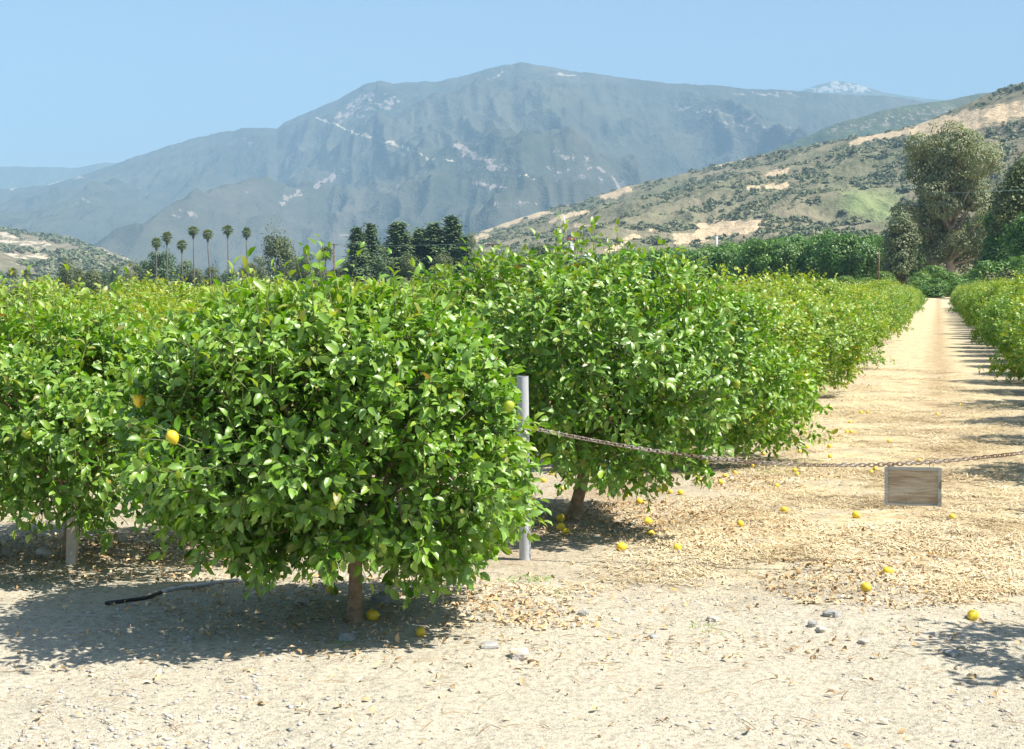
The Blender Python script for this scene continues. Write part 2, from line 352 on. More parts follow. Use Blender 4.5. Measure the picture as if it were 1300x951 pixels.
hillside('mountain', [(-900, 300), (-300, 262), (0, 240), (50, 236), (100, 224), (150, 207), (200, 190), (230, 180), (270, 170), (310, 163), (340, 162), (352, 163), (362, 154), (395, 141), (425, 128), (450, 115), (465, 106), (480, 103), (500, 105), (560, 103), (600, 93), (640, 82), (660, 80), (690, 83), (740, 92), (800, 100), (850, 106), (900, 108), (940, 112), (1000, 115), (1060, 120), (1110, 121), (1160, 126), (1230, 150), (1400, 190), (2000, 260)],
         lambda p: 8200+600*math.sin(p/210), 3400, -5, -900, 2000, 1500, 330, mt_main, amp=0.30, rav=(700, 2400),
         rock=[(582, 186, 626, 211, 4.5, .8), (604, 190, 638, 214, 6, .48), (424, 222, 400, 238, 3, .8), (440, 215, 422, 225, 2.5, .55), (470, 122, 450, 134, 8, .58), (430, 150, 500, 128, 9, .46),
               (930, 118, 1010, 121, 3, .46), (860, 136, 950, 146, 5, .44), (740, 205, 790, 235, 6, .45), (700, 215, 760, 230, 4, .42), (380, 245, 360, 255, 4, .52),
               (600, 232, 640, 236, 4, .52), (220, 268, 250, 274, 5, .46), (105, 252, 112, 258, 3, .6), (700, 190, 730, 200, 3, .5), (310, 178, 320, 184, 3, .5), (900, 150, 1000, 170, 7, .42), (620, 262, 680, 258, 4, .42), (430, 300, 460, 292, 5, .42)],
         tan=[(400, 150, 450, 168, 1.6, .8), (450, 168, 500, 184, 1.6, .8), (500, 184, 545, 199, 1.4, .7), (545, 199, 680, 226, 1.2, .55), (15, 240, 105, 226, 1.3, .5), (640, 92, 620, 103, 1.6, .5), (700, 93, 730, 96, 1.2, .5)], rw=3, seed=5)
mt_mid = hill_mat('middle_ridge_scrub', (0.05, 0.075, 0.035), (0.11, 0.12, 0.065), (0.32, 0.27, 0.22), (0.42, 0.34, 0.24), 0.003, 0.018)
hillside('middle_ridge', [(500, 345), (700, 300), (830, 250), (920, 215), (1004, 181), (1064, 156), (1136, 137), (1207, 126), (1254, 117), (1330, 108), (1600, 90), (2000, 100)],
         4300, 2600, -5, 500, 2000, 600, 110, mt_mid, amp=0.14, rav=(350, 1100), rock=[(1060, 165, 1200, 140, 9, .36)], rw=3, seed=9)
mt_near = hill_mat('near_hill_sage', (0.13, 0.14, 0.08), (0.235, 0.205, 0.135), (0.5, 0.42, 0.32), (0.45, 0.35, 0.225), 0.009, 0.06, green=(0.17, 0.205, 0.09))
NH = hillside('near_hill', [(420, 368), (560, 315), (600, 297), (640, 284), (680, 270), (740, 255), (800, 235), (850, 225), (900, 212), (970, 196), (1030, 184), (1075, 177), (1120, 169), (1172, 156), (1207, 141), (1250, 121), (1300, 104), (1400, 80), (1600, 60), (2000, 70)],
         lambda p: 2500-float(np.interp(p, [600, 1300], [0, 1000])), 560, -2, 420, 2000, 900, 260, mt_near, power=1.1, amp=0.13, rav=(150, 520), fine=2,
         tan=[(1082, 181, 1172, 163, 4, .95), (1172, 163, 1270, 143, 11, 1), (1210, 160, 1275, 146, 9, 1), (1270, 143, 1310, 136, 9, .9), (605, 293, 640, 285, 4, .9), (640, 284, 690, 268, 4, .8), (700, 262, 800, 236, 2.5, .6), (700, 280, 745, 268, 3, .75), (765, 252, 800, 243, 4, .7), (655, 262, 700, 272, 3, .6),
              (890, 292, 960, 287, 9, .9), (860, 305, 900, 298, 6, .8), (975, 224, 1000, 218, 5, .65), (950, 240, 1000, 236, 4, .6), (770, 320, 830, 290, 5, .6), (730, 288, 760, 285, 3, .6), (820, 226, 960, 198, 2, .6), (560, 318, 620, 300, 5, .6)],
         green=[(1085, 258, 1120, 266, 17, .9), (1075, 250, 1140, 250, 9, .7)], rw=2.5, seed=13)
mt_left = hill_mat('left_hill_scrub', (0.13, 0.13, 0.085), (0.25, 0.215, 0.15), (0.45, 0.38, 0.31), (0.42, 0.36, 0.27), 0.008, 0.045)
LH = hillside('left_hill', [(-900, 300), (-200, 286), (0, 291), (40, 296), (90, 303), (130, 315), (165, 329), (185, 346), (215, 368)],
         lambda p: 2300, 700, -2, -900, 215, 500, 140, mt_left, amp=0.2, rav=(180, 500), fine=3,
         tan=[(0, 305, 60, 312, 6, .5), (0, 325, 60, 330, 8, .48), (100, 306, 165, 332, 2, .6), (0, 296, 20, 300, 4, .6)], rw=2.5, seed=21)

# scrub standing on the hills (uncountable)
def scrub(name, hs, n, smin, smax, seed, clump, cond=lambda px, py: np.ones_like(px, bool), ymin=0):
    r = np.random.default_rng(seed)
    Xw, D, hh, PX, PYy, tn, gr = hs
    nr, nc = Xw.shape
    k = n*14; i = r.integers(0, nr-13, k); j = r.integers(0, nc-1, k)
    x, y, z = Xw[i, j], D[i, j], hh[i, j]
    x = x+r.normal(0, 2.5, k)
    area = (np.abs(Xw[i, np.minimum(j+1, nc-1)]-Xw[i, j])*np.abs(D[np.minimum(i+1, nr-1), j]-D[i, j]))
    ok = (PX[i, j] > -80) & (PX[i, j] < 1400) & (tn[i, j] < .35) & (gr[i, j] < .3)
    ok &= (fbm(x/clump, y/clump, 4) > 0.44+0.12*r.random(k)) & (r.random(k) < area/area.max()*6) & cond(PX[i, j], PYy[i, j])
    sel = np.where(ok)[0][:n]
    x, y, z = x[sel], y[sel], z[sel]; m = len(sel)
    # each bush: a rough dome of 22 leafy facets
    a = r.random((m, 26))*2*math.pi; el = r.random((m, 26))**0.8*1.5; s = (smin+(smax-smin)*r.random(m)**2.2)[:, None]
    rr = s*(0.75+0.4*r.random((m, 26)))
    cx = x[:, None]+rr*np.cos(a)*np.cos(el); cyy = y[:, None]+rr*np.sin(a)*np.cos(el); cz = z[:, None]+rr*np.sin(el)*0.8-0.2*s
    P = np.stack([cx, cyy, cz], -1).reshape(-1, 3)
    nrm = unit(np.stack([np.cos(a)*np.cos(el), np.sin(a)*np.cos(el), np.sin(el)], -1).reshape(-1, 3)+r.normal(0, .35, (m*26, 3)))
    return cards(P, nrm, np.repeat(s.ravel()*0.85, 26), np.repeat(r.random(m)*0.75, 26)+r.random(m*26)*0.25, r)
def cards(P, N, size, tint, r, aspect=0.7, axis=None):
    k = len(P); size = np.broadcast_to(size, (k,))
    if axis is None: axis = r.normal(0, 1, (k, 3))
    a = unit(axis-N*np.sum(axis*N, 1, keepdims=True)); b = np.cross(N, a)
    s = size[:, None]
    V = np.stack([P-a*s*.5, P+b*s*.5*aspect-N*s*.12, P+a*s*.5, P-b*s*.5*aspect-N*s*.12], 1).reshape(-1, 3)
    base = np.arange(k)[:, None]*4
    T = np.concatenate([base+np.array([0, 1, 2]), base+np.array([0, 2, 3])])
    return V, T, np.repeat(tint, 4)
for nm, hs, n, a, b, sd, cl in (('hill_scrub', NH, 11000, 1.0, 4.8, 31, 38), ('left_hill_scrub', LH, 2500, 2.0, 8.0, 33, 120)):
    V, T, tn = scrub(nm, hs, n, a, b, sd, cl)
    mb = MB(); mb.add(V, T, 0, tn); o = mb.build(nm, M['bush'], smooth=False)
    tag(o, 'dark green scrub bushes dotted over the dry hill', 'scrub', kind='stuff')

# ------------------------------------------------------------ lemon trees
def leaf_geo(mb, B, D, N, ln, wd, tint, mat_=0, r=None, curl=0.18):
    """B base, D direction, N upper-side normal, per leaf; a folded, drooping blade of 8 triangles"""
    k = len(B); D = unit(D); S = unit(np.cross(D, N)); N = np.cross(S, D)
    l = ln[:, None]; w = wd[:, None]*0.5
    fold = 0.22; c1 = (curl*(0.4+r.random(k))*ln)[:, None]
    B1 = B+D*l*0.30+N*c1*0.25; B2 = B+D*l*0.70+N*c1*0.05; T = B+D*l-N*c1*0.8
    V = np.stack([B, B1-S*w*0.9+N*w*fold*2, B1, B1+S*w*0.9+N*w*fold*2, B2-S*w*0.82+N*w*fold*1.6, B2, B2+S*w*0.82+N*w*fold*1.6, T], 1).reshape(-1, 3)
    b = np.arange(k)[:, None]*8
    F_ = np.concatenate([b+np.array(t) for t in ([0, 1, 2], [0, 2, 3], [1, 4, 5], [1, 5, 2], [2, 5, 6], [2, 6, 3], [4, 7, 5], [5, 7, 6])])
    mb.add(V, F_, mat_, np.repeat(tint, 8))
def rad_fn(seed, lump=0.19):
    r = np.random.default_rng(seed); K = 26
    c = unit(r.normal(0, 1, (K, 3))); a = r.normal(0, 1, K)*lump; w = r.uniform(6, 22, K)
    def f(d): return 1+np.sum(a*np.exp(w*(d@c.T-1)), -1)
    return f
def lemon_mesh(seed, ysc=1.0, Rx=1.2, Hh=1.95, zb=0.28, ntw=950, sprouts=6, leaf=0.098, mats=None, bias=0.0, shape=2.5, lump=0.21):
    r = np.random.default_rng(seed); f = rad_fn(seed+100, lump)
    mb = MB(); zc = zb+(Hh-zb)*0.46
    d = unit(r.normal(0, 1, (ntw*3, 3)))
    d = d[(d[:, 2] > -0.97)][:int(ntw*1.3)]
    sup = (np.sum(np.abs(d)**shape, 1))**(-1/shape)
    hz = np.where(d[:, 2] > 0, Hh-zc, zc-zb)
    inner = r.random(len(d)) < 0.22
    sr = np.where(inner, r.uniform(0.35, 0.85, len(d)), r.uniform(0.84, 1.0, len(d)))
    cl_ = np.random.default_rng(seed+900); cc = unit(cl_.normal(0, 1, (75, 3))); near_ = np.sort(d@cc.T, 1)
    gap = np.clip((near_[:, -1]*-1+0.985)/0.05, 0, 1)   # 0 at a bough's centre, 1 between boughs
    kp = r.random(len(d)) > 0.66*gap; d, sup, hz, inner, sr, gap = d[kp], sup[kp], hz[kp], inner[kp], sr[kp], gap[kp]
    rr = sup*f(d)*sr*(1.07-0.27*gap)
    P = np.stack([d[:, 0]*rr*Rx, d[:, 1]*rr*Rx*ysc, zc+d[:, 2]*rr*hz], 1)
    P[:, 2] = np.maximum(P[:, 2], zb*0.7+0.1*r.random(len(d)))
    # the hanging skirt is lowest at the rim, lifted near the trunk
    hr = np.hypot(P[:, 0], P[:, 1])/Rx
    lift = np.clip(0.62-hr, 0, 1)*0.55
    P[:, 2] = np.where(d[:, 2] < 0, np.maximum(P[:, 2], zb+lift), P[:, 2])
    dr_ = (vnoise(P[:, 0]*5+seed, P[:, 1]*5) > .62)&(P[:, 2] < zb+0.35)&(hr > .45)
    P[:, 2] -= dr_*r.uniform(0.03, 0.17, len(d))
    A = d*np.array([1, 1, 0.8])+r.normal(0, 0.5, d.shape)+np.array([0, 0, 0.45])
    low = P[:, 2] < zc-0.25*(zc-zb)
    A[low] += np.array([0, 0, -0.75])
    A = unit(A); tl = r.uniform(0.14, 0.30, len(d))
    # upright shoots out of the top
    sp = []
    for i in range(sprouts):
        th = r.random()*6.28; q = r.random()**.6*0.75*Rx; 
        sp.append([q*math.cos(th), q*math.sin(th), Hh-0.02-0.3*(q/Rx)**2])
    if sp:
        sp = np.array(sp+sp); P = np.concatenate([P, sp]); A = np.concatenate([A, unit(np.stack([r.normal(0, .16, len(sp)), r.normal(0, .16, len(sp)), np.ones(len(sp))], 1))])
        tl = np.concatenate([tl, r.uniform(0.3, 0.65, len(sp))]); inner = np.concatenate([inner, np.zeros(len(sp), bool)])
    k = len(P); nl = 11
    ctint = 0.34+0.22*(np.array([vnoise(P[:, 0]*3+seed, P[:, 2]*3+P[:, 1]*2)]).ravel()-0.5)+bias
    for j in range(nl):
        keep = r.random(k) < 0.93
        t = (j+0.6+0.3*r.random(k))/nl
        base = P+A*(tl*(t-0.35))[:, None]
        e1 = unit(np.cross(A, np.array([0.2, 0.1, 1.0])+0*A)); e2 = np.cross(A, e1)
        ph = j*2.4+r.random(k)*1.2+P[:, 0]*31
        ro = e1*np.cos(ph)[:, None]+e2*np.sin(ph)[:, None]
        an = np.where(t > 0.85, r.uniform(0.25, 0.7, k), r.uniform(0.7, 1.35, k))
        D_ = A*np.cos(an)[:, None]+ro*np.sin(an)[:, None]
        D_[:, 2] -= r.uniform(0.05, 0.4, k)
        D_ = unit(D_)
        N_ = A*0.9+np.array([0, 0, 0.55])+r.normal(0, .5, (k, 3))
        ln = leaf*(0.42+0.85*r.random(k)**.8)*(1 if j < nl-2 else 0.85); wd = ln*r.uniform(0.46, 0.58, k)
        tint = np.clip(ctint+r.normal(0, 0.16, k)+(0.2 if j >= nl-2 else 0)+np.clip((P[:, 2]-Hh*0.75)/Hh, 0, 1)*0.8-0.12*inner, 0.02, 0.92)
        odd = r.random(k); tint = np.where(odd < 0.018+bias*0.25, r.uniform(0.93, 1.0, k), tint)
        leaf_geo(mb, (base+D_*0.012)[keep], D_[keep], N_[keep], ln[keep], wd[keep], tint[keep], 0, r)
    # twigs
    pts = P-A*(tl*0.42)[:, None]; en = P+A*(tl*0.62)[:, None]
    e1 = unit(np.cross(A, np.array([0.3, 0.2, 1.0])+0*A)); e2 = np.cross(A, e1); w = 0.0035
    V = np.stack([pts+e1*w, pts-e1*w*.5+e2*w*.87, pts-e1*w*.5-e2*w*.87, en+e1*w*.5, en-e1*w*.25+e2*w*.43, en-e1*w*.25-e2*w*.43], 1).reshape(-1, 3)
    b = np.arange(k)[:, None]*6
    mb.add(V, np.concatenate([b+np.array(q) for q in ([0, 1, 4, 3], [1, 2, 5, 4], [2, 0, 3, 5])]), 1, 0.5)
    return mb.mesh('crown', mats or [M['leaf'], M['stem']]), (P, d)
def trunk_mesh(seed, Hh, Rx, lean=(0.03, 0.0), rad=0.05):
    r = random.Random(seed); mb = MB()
    top = np.array([lean[0], lean[1], 0.5])
    pts = [np.array([0, 0, -0.06]), np.array([0, 0, 0.02]), top*0.35, top*0.7, top]
    mb.tube(pts, [rad*1.4, rad*1.15, rad*1.0, rad*0.95, rad*1.05], 10, wob=0.16)
    for i in range(7):
        th = i*2.4+r.random(); q = Rx*r.uniform(.45, .8); e = np.array([q*math.cos(th), q*math.sin(th), Hh*r.uniform(.5, .85)])
        m1 = top*0.9+(e-top)*0.35+np.array([0, 0, -0.08]); m2 = top+(e-top)*0.7
        mb.tube([top*0.86, m1, m2, e], [rad*.62, rad*.45, rad*.3, rad*.12], 7, wob=.15)
        for j in range(4):
            th2 = th+r.uniform(-1, 1); e2 = m2+np.array([math.cos(th2)*.35, math.sin(th2)*.35, r.uniform(-.35, .35)])
            st = m1+(m2-m1)*r.random()
            mb.tube([st, (st+e2)/2+np.array([0, 0, .04]), e2], [rad*.22, rad*.16, rad*.06], 5)
    return mb.mesh('trunk', [M['bark']])
def fruit_mat(name, c1, c2):
    m, n, p, o = mat(name)
    oi = n.nodes.new('ShaderNodeObjectInfo'); f = nz(n, 14, 3)
    c = mix(n, f, c1, c2); c = mix(n, 1.0, c, ramp(n, oi.outputs['Random'], [(0, (0.8, 0.75, 0.7)), (1, (1.1, 1.05, 1))]), 'MULTIPLY')
    n.links.new(c, p.inputs['Base Color']); p.inputs['Roughness'].default_value = 0.45; bump(n, p, nz(n, 160, 2), 0.3, 0.002); return m
M['ripe'] = fruit_mat('lemon_rind', (0.84, 0.58, 0.03), (0.88, 0.70, 0.06))
M['green'] = fruit_mat('unripe_rind', (0.30, 0.42, 0.03), (0.42, 0.52, 0.05))
def fruit_mesh(name, m, rad=0.031):
    prof = [(0.0, -1.32), (0.1, -1.28), (0.2, -1.16), (0.5, -0.98), (0.78, -0.66), (0.95, -0.28), (1, 0.08), (0.93, 0.44), (0.72, 0.76), (0.42, 0.98), (0.16, 1.1), (0.0, 1.08)]
    mb = MB(); n = 14; V = []
    for r_, z in prof:
        for k in range(n): V.append([r_*rad*math.cos(6.2832*k/n), r_*rad*math.sin(6.2832*k/n), z*rad])
    q = [[i*n+k, i*n+(k+1) % n, (i+1)*n+(k+1) % n, (i+1)*n+k] for i in range(len(prof)-1) for k in range(n)]
    mb.add(V, np.array(q)); return mb.mesh(name, [m])
ripe_me = fruit_mesh('lemon', M['ripe']); green_me = fruit_mesh('lemon', M['green'], 0.029)

def make_lemon_tree(seed, fruits=10, seen=None, **k):
    root = empty('lemon_tree', (0, 0, 0))
    cm, (P, d) = lemon_mesh(seed, **k)
    Hh, Rx = k.get('Hh', 1.95), k.get('Rx', 1.2)
    tm = trunk_mesh(seed, Hh, Rx, lean=TL.get(seed, (0.03, 0.0)), rad=.038 if seed == 11 else .05)
    for nm, me_ in (('trunk', tm), ('crown', cm)):
        o = bpy.data.objects.new(nm, me_); C.objects.link(o); o.parent = root
    r = random.Random(seed)
    surf = [i for i in range(len(d)) if np.hypot(*P[i, :2]) > Rx*0.72 and P[i, 2] > 0.5]
    for i in range(fruits):
        j = r.choice(surf); p = P[j]+np.append(d[j, :2], 0)*0.07
        o = bpy.data.objects.new('lemon', ripe_me if r.random() < 0.3 else green_me); C.objects.link(o); o.parent = root
        o.location = p; o.rotation_euler = (r.uniform(-.5, .5), r.uniform(-.5, .5), r.random()*6)
        if o.data == ripe_me: o['label'] = 'ripe yellow lemon hanging among the leaves'
        else: o['label'] = 'unripe green lemon hanging among the leaves'
    return root
TL = {11: (0.015, 0.0), 12: (0.12, 0.02), 13: (0.06, 0.0)}
row_m = [M['leaf2'], M['stem']]
p1 = G(450, 793); p2 = G(727, 662); pB = G(87, 712)
t1 = make_lemon_tree(11, 24, Rx=0.90, Hh=1.70, zb=0.37, ntw=2100, sprouts=18, leaf=0.074, ysc=0.82, shape=2.4, lump=0.17)
t1.location = (p1[0]+.0, p1[1], gzf(*p1))
for ch in t1.children:
    if not ch.name.startswith('trunk'): ch.location.x -= 0.16
tag(t1, 'large leafy lemon tree in front, standing alone on bare ground beside the white post', 'lemon tree', 'lemon trees of the orchard')
t2 = make_lemon_tree(12, 18, Rx=1.08, Hh=1.93, zb=0.50, ntw=1900, sprouts=16, leaf=0.077, bias=0.08)
t2.location = (*p2, gzf(*p2))
tag(t2, 'tall lemon tree with leaning trunk right behind the white post and chain', 'lemon tree', 'lemon trees of the orchard')
t3 = make_lemon_tree(13, 16, Rx=1.15, Hh=1.60, zb=0.54, ntw=1900, sprouts=8, leaf=0.075, bias=0.1)
t3.location = (*pB, gzf(*pB))
tag(t3, 'lemon tree with a wooden stake at its trunk, at the left edge of the photo', 'lemon tree', 'lemon trees of the orchard')
protos = []
for i in range(6):
    p = make_lemon_tree(40+i, 5, Rx=1.18, Hh=1.93, zb=0.3, ntw=1250, sprouts=10, leaf=0.085, bias=0.12 if i < 4 else 0.2, mats=row_m if i != 1 else None)
    protos.append(p)
used = [False]*6
count = 0
ROWS = [  # lateral position, first s, step, number, row description
    (-2.75, 15.6, 3.3, 44, 'the row lining the lane left'),
    (-5.6, 13.9, 3.5, 32, 'the second row left of the lane'),
    (-8.5, 11.6, 3.5, 28, 'the third row left of the lane'),
    (-11.4, 16.9, 3.5, 22, 'the fourth row left of the lane'),
    (-14.3, 22.0, 3.5, 17, 'the fifth row left of the lane'),
    (-17.2, 27.0, 3.5, 13, 'the sixth row left of the lane'),
    (2.5, 12.6, 3.0, 49, 'the row lining the lane right'),
    (5.4, 30.0, 3.2, 20, 'the second row right of the lane')]
for ri, (lt, s0, st, nn, desc) in enumerate(ROWS):
    for i in range(nn):
        s = s0+st*i+random.uniform(-.2, .2); x, y = L(lt+random.uniform(-.12, .12), s)
        k = random.choice([0, 2, 3, 4, 5, 1]) if not (ri == 0 and i < 1) else 1
        sc = random.uniform(.93, 1.06); hs = sc*random.uniform(.88, 1.09)
        if ri == 6: sc *= 0.93; hs *= 0.96
        if ri == 0: hs *= .95; sc *= random.uniform(.9, 1.03)
        if 0 < ri < 6: hs *= .84
        if ri == 0 and i == 0: sc, hs = 1.0, 0.96
        rz = random.random()*6.28; loc = (x, y, gzf(x, y))
        if not used[k]:
            o = protos[k]; used[k] = True; o.location = loc; o.rotation_euler = (0, 0, rz); o.scale = (sc, sc, hs)
        elif s < 45: o = copy_tree(protos[k], loc, rz, (sc, sc, hs))
        else:
            o = protos[k].copy(); C.objects.link(o); o.location = loc; o.rotation_euler = (0, 0, rz); o.scale = (sc, sc, hs)
            for ch in list(protos[k].children):
                if ch.name.startswith('lemon'): continue
                c = ch.copy(); C.objects.link(c); c.parent = o
        count += 1
        lab = '%slemon tree, %s from the near end of %s' % ('distant ' if i > 11 else '', ordi(i), desc)
        if ri == 0 and i == 0: lab = 'bushy lemon tree next behind the leaning one, right at the lane'
        tag(o, lab, 'lemon tree', 'lemon trees of the orchard')
# near tree just outside the right edge: only its shadow reaches the photo
o = copy_tree(protos[0], (3.98, 6.4, gzf(3.98, 6.4)), 1.0, (.96, .96, .95))
tag(o, 'lemon tree just beyond the right edge whose shadow falls on the front right corner', 'lemon tree', 'lemon trees of the orchard')
print('lemon trees', count+4)

# stake and stone at the left tree
M['wood'] = simple('weathered_wood', (0.66, 0.60, 0.52), 0.85, (0.5, 0.44, 0.37), 6, bmp=0.004, bscale=30)
x, y = G(96, 712); z = gzf(x, y)
mb = MB(); mb.box((0, 0, 0.24), (0.065, 0.05, 0.66), rot=[[1, 0, .03], [0, 1, .05], [-.03, 0, 1]])
o = mb.build('wooden_stake', M['wood'], smooth=False); o.location = (x+.02, y-0.12, z); tag(o, 'pale square wooden stake standing against the trunk of the left lemon tree', 'stake')

# ------------------------------------------------------------ post, chain, board
def metal(name, c, rough, c2):
    m, n, p, o = mat(name); f = nz(n, 9, 6, .65); n.links.new(ramp(n, f, [(.38, c2), (.6, c)]), p.inputs['Base Color'])
    p.inputs['Roughness'].default_value = rough; bump(n, p, f, .2, .003); return m
M['paint'] = metal('grey_white_paint', (0.50, 0.51, 0.53), 0.45, (0.40, 0.41, 0.44))
M['rust'] = simple('rusty_chain_steel', (0.46, 0.40, 0.36), 0.5, (0.20, 0.12, 0.08), 4.0, metal=0.35)
px_, py_ = G(667, 708); pz = gzf(px_, py_)
post = empty('chain_post', (px_, py_, pz))
tag(post, 'white grey round metal pipe post holding the left end of the chain', 'post')
mb = MB(); hp = 1.235; ln_ = -0.02
mb.tube([(0, 0, -0.1), (ln_*.5, 0, .6), (ln_, 0, hp)], 0.0395, 24, cap=False)
mb.tube([(ln_, 0, hp), (ln_, 0, hp-.3)], 0.034, 24, cap=False)
th = np.arange(24)*2*math.pi/24
Vr = np.concatenate([np.stack([ln_+.0395*np.cos(th), .0395*np.sin(th), 0*th+hp+.001], 1), np.stack([ln_+.034*np.cos(th), .034*np.sin(th), 0*th+hp+.001], 1)])
mb.add(Vr, np.array([[k, (k+1) % 24, 24+(k+1) % 24, 24+k] for k in range(24)]))
mb.build('pipe', M['paint'], post)
mb = MB(); mb.tube([(-.012+.048*math.cos(a), .048*math.sin(a), .87+.004*math.sin(2*a)) for a in np.linspace(0, 6.283, 20)], 0.006, 8); mb.build('chain_band', M['rust'], post)
# chain from the post across the lane
P0 = np.array([px_+.03, py_-.03, 0.872]); P1 = np.array([5.0, 8.6, 1.12])
keys_t = [(0, P0[2])]
def chain_y(x): return P0[1]+(P1[1]-P0[1])*(x-P0[0])/(P1[0]-P0[0])
ck = []
for qx, qy in ((672, 543), (705, 549), (760, 562), (830, 573), (900, 581), (960, 586), (1030, 589), (1110, 590.5), (1150, 589.5), (1190, 587), (1250, 581), (1300, 573)):
    rr_ = ray(qx, qy); # intersect with the chain's vertical plane
    n_ = np.array([-(P1[1]-P0[1]), P1[0]-P0[0], 0]); tt = np.dot(P0-np.array([0, 0, CH]), n_)/np.dot(rr_, n_)
    q = np.array([0, 0, CH])+rr_*tt; ck.append((q[0], q[2]))
ck.append((P1[0], P1[2]))
ck = np.array(ck); co = np.polyfit(ck[:, 0], ck[:, 1], 4)
def chain_pt(x): return np.array([x, chain_y(x), np.polyval(co, x)])
xs_ = np.linspace(P0[0], P1[0], 4000); cp = np.array([chain_pt(x) for x in xs_]); sl = np.concatenate([[0], np.cumsum(np.linalg.norm(np.diff(cp, axis=0), axis=1))])
mb = MB(); pitch = 0.0285; nl_ = int(sl[-1]/pitch)
for i in range(nl_):
    s = (i+.5)*pitch; c = np.array([np.interp(s, sl, cp[:, j]) for j in range(3)]); c2 = np.array([np.interp(s+.01, sl, cp[:, j]) for j in range(3)])
    t = unit((c2-c)[None])[0]; side = unit(np.cross(t, [0, 0, 1])[None])[0]; up = np.cross(side, t)
    tw = (0.35 if i % 2 == 0 else 0.35+math.pi/2)+0.25*math.sin(i*.13)+random.uniform(-.12, .12)
    w = up*math.cos(tw)+side*math.sin(tw); a, b = 0.0205, 0.0115
    ring = [c+t*(a-b)*(1 if math.cos(q) > 0 else -1)+t*b*math.cos(q)+w*b*math.sin(q) for q in np.linspace(0.2, 0.2+2*math.pi, 15)[:-1]]
    ring = np.array(ring+[ring[0]])
    mb.tube(ring, 0.0036, 6, cap=False)
o = mb.build('chain', M['rust']); tag(o, 'rusty steel link chain sagging across the lane from the white post', 'chain')
# right hand post outside the frame
mb = MB(); mb.tube([(0, 0, -.1), (0, 0, 1.25)], 0.0395, 20); o = mb.build('chain_post', M['paint']); o.location = (P1[0]+.04, P1[1], 0)
tag(o, 'grey pipe post beyond the right edge at the far end of the chain', 'post')
# board
def board_mat(name, c1, c2, c3):
    m, n, p, o = mat(name); tc = n.nodes.new('ShaderNodeTexCoord'); mp = n.nodes.new('ShaderNodeMapping'); mp.inputs['Scale'].default_value = (2.2, 2, 26)
    n.links.new(tc.outputs['Object'], mp.inputs[0]); a = nz(n, 1.0, 6, .6, mp.outputs[0], 1.2)
    mp2 = n.nodes.new('ShaderNodeMapping'); mp2.inputs['Scale'].default_value = (8, 8, 160); n.links.new(tc.outputs['Object'], mp2.inputs[0]); b = nz(n, 1.0, 4, .6, mp2.outputs[0])
    c = ramp(n, a, [(.3, c1), (.48, c2), (.62, c3)]); c = mix(n, .5, c, ramp(n, b, [(.35, .5), (.55, 1.1)]), 'MULTIPLY')
    k = nz(n, 9, 3); c = mix(n, ramp(n, k, [(.64, 0.0), (.7, .7)]), c, (0.12, 0.085, 0.06))
    n.links.new(c, p.inputs['Base Color']); p.inputs['Roughness'].default_value = .85; bump(n, p, b, .6, .003); return m
M['board'] = board_mat('grey_brown_plank', (0.30, 0.19, 0.11), (0.50, 0.40, 0.28), (0.60, 0.52, 0.40))
M['frame'] = board_mat('grey_batten', (0.30, 0.29, 0.26), (0.44, 0.42, 0.38), (0.54, 0.52, 0.48))
n_ = np.array([-(P1[1]-P0[1]), P1[0]-P0[0], 0]); tt = np.dot(P0-np.array([0, 0, CH]), n_)/np.dot(ray(1159, 617), n_)
bc = np.array([0, 0, CH])+ray(1159, 617)*tt
sc_ = F/ (bc[1]); bw, bh = 69/sc_*1.02, 49/sc_
brd = empty('wooden_board', bc, math.atan2(P1[1]-P0[1], P1[0]-P0[0])); brd.rotation_euler[1] = R(-0.6)
tag(brd, 'small blank weathered wooden sign board hanging from the middle of the chain', 'sign board')
ph = bh/4
for i, dz in enumerate((1.5, .5, -.5, -1.5)):
    mb = MB(); mb.box((random.uniform(-.002, .002), 0, dz*ph), (bw-.012, .012, ph-.0025)); mb.build('plank', M['board'], brd, smooth=False).location = (0, 0, 0)
for sx in (-1, 1):
    mb = MB(); mb.box((sx*(bw/2-.011), -.0135, -.003), (.022, .013, bh+.002)); mb.build('side_batten', M['frame'], brd, smooth=False)
mb = MB(); mb.box((0, -.0128, bh/2-.010), (bw-.047, .0115, .022)); mb.build('top_batten', M['frame'], brd, smooth=False)
mb = MB(); mb.box((0, -.0128, -bh/2+.0035), (bw-.047, .0115, .009)); mb.build('bottom_batten', M['frame'], brd, smooth=False)
for sx in (-.13, .11):
    mb = MB(); zt = chain_pt(bc[0]+sx*.97)[2]-bc[2]
    mb.tube([(sx+.011*math.cos(a), .0-.011*math.sin(a)*1.6, (bh/2+zt)/2-.004+((zt-bh/2)/2+.02)*math.sin(a)) for a in np.linspace(0, 6.283, 14)], .002, 5); mb.build('wire_tie', M['rust'], brd)

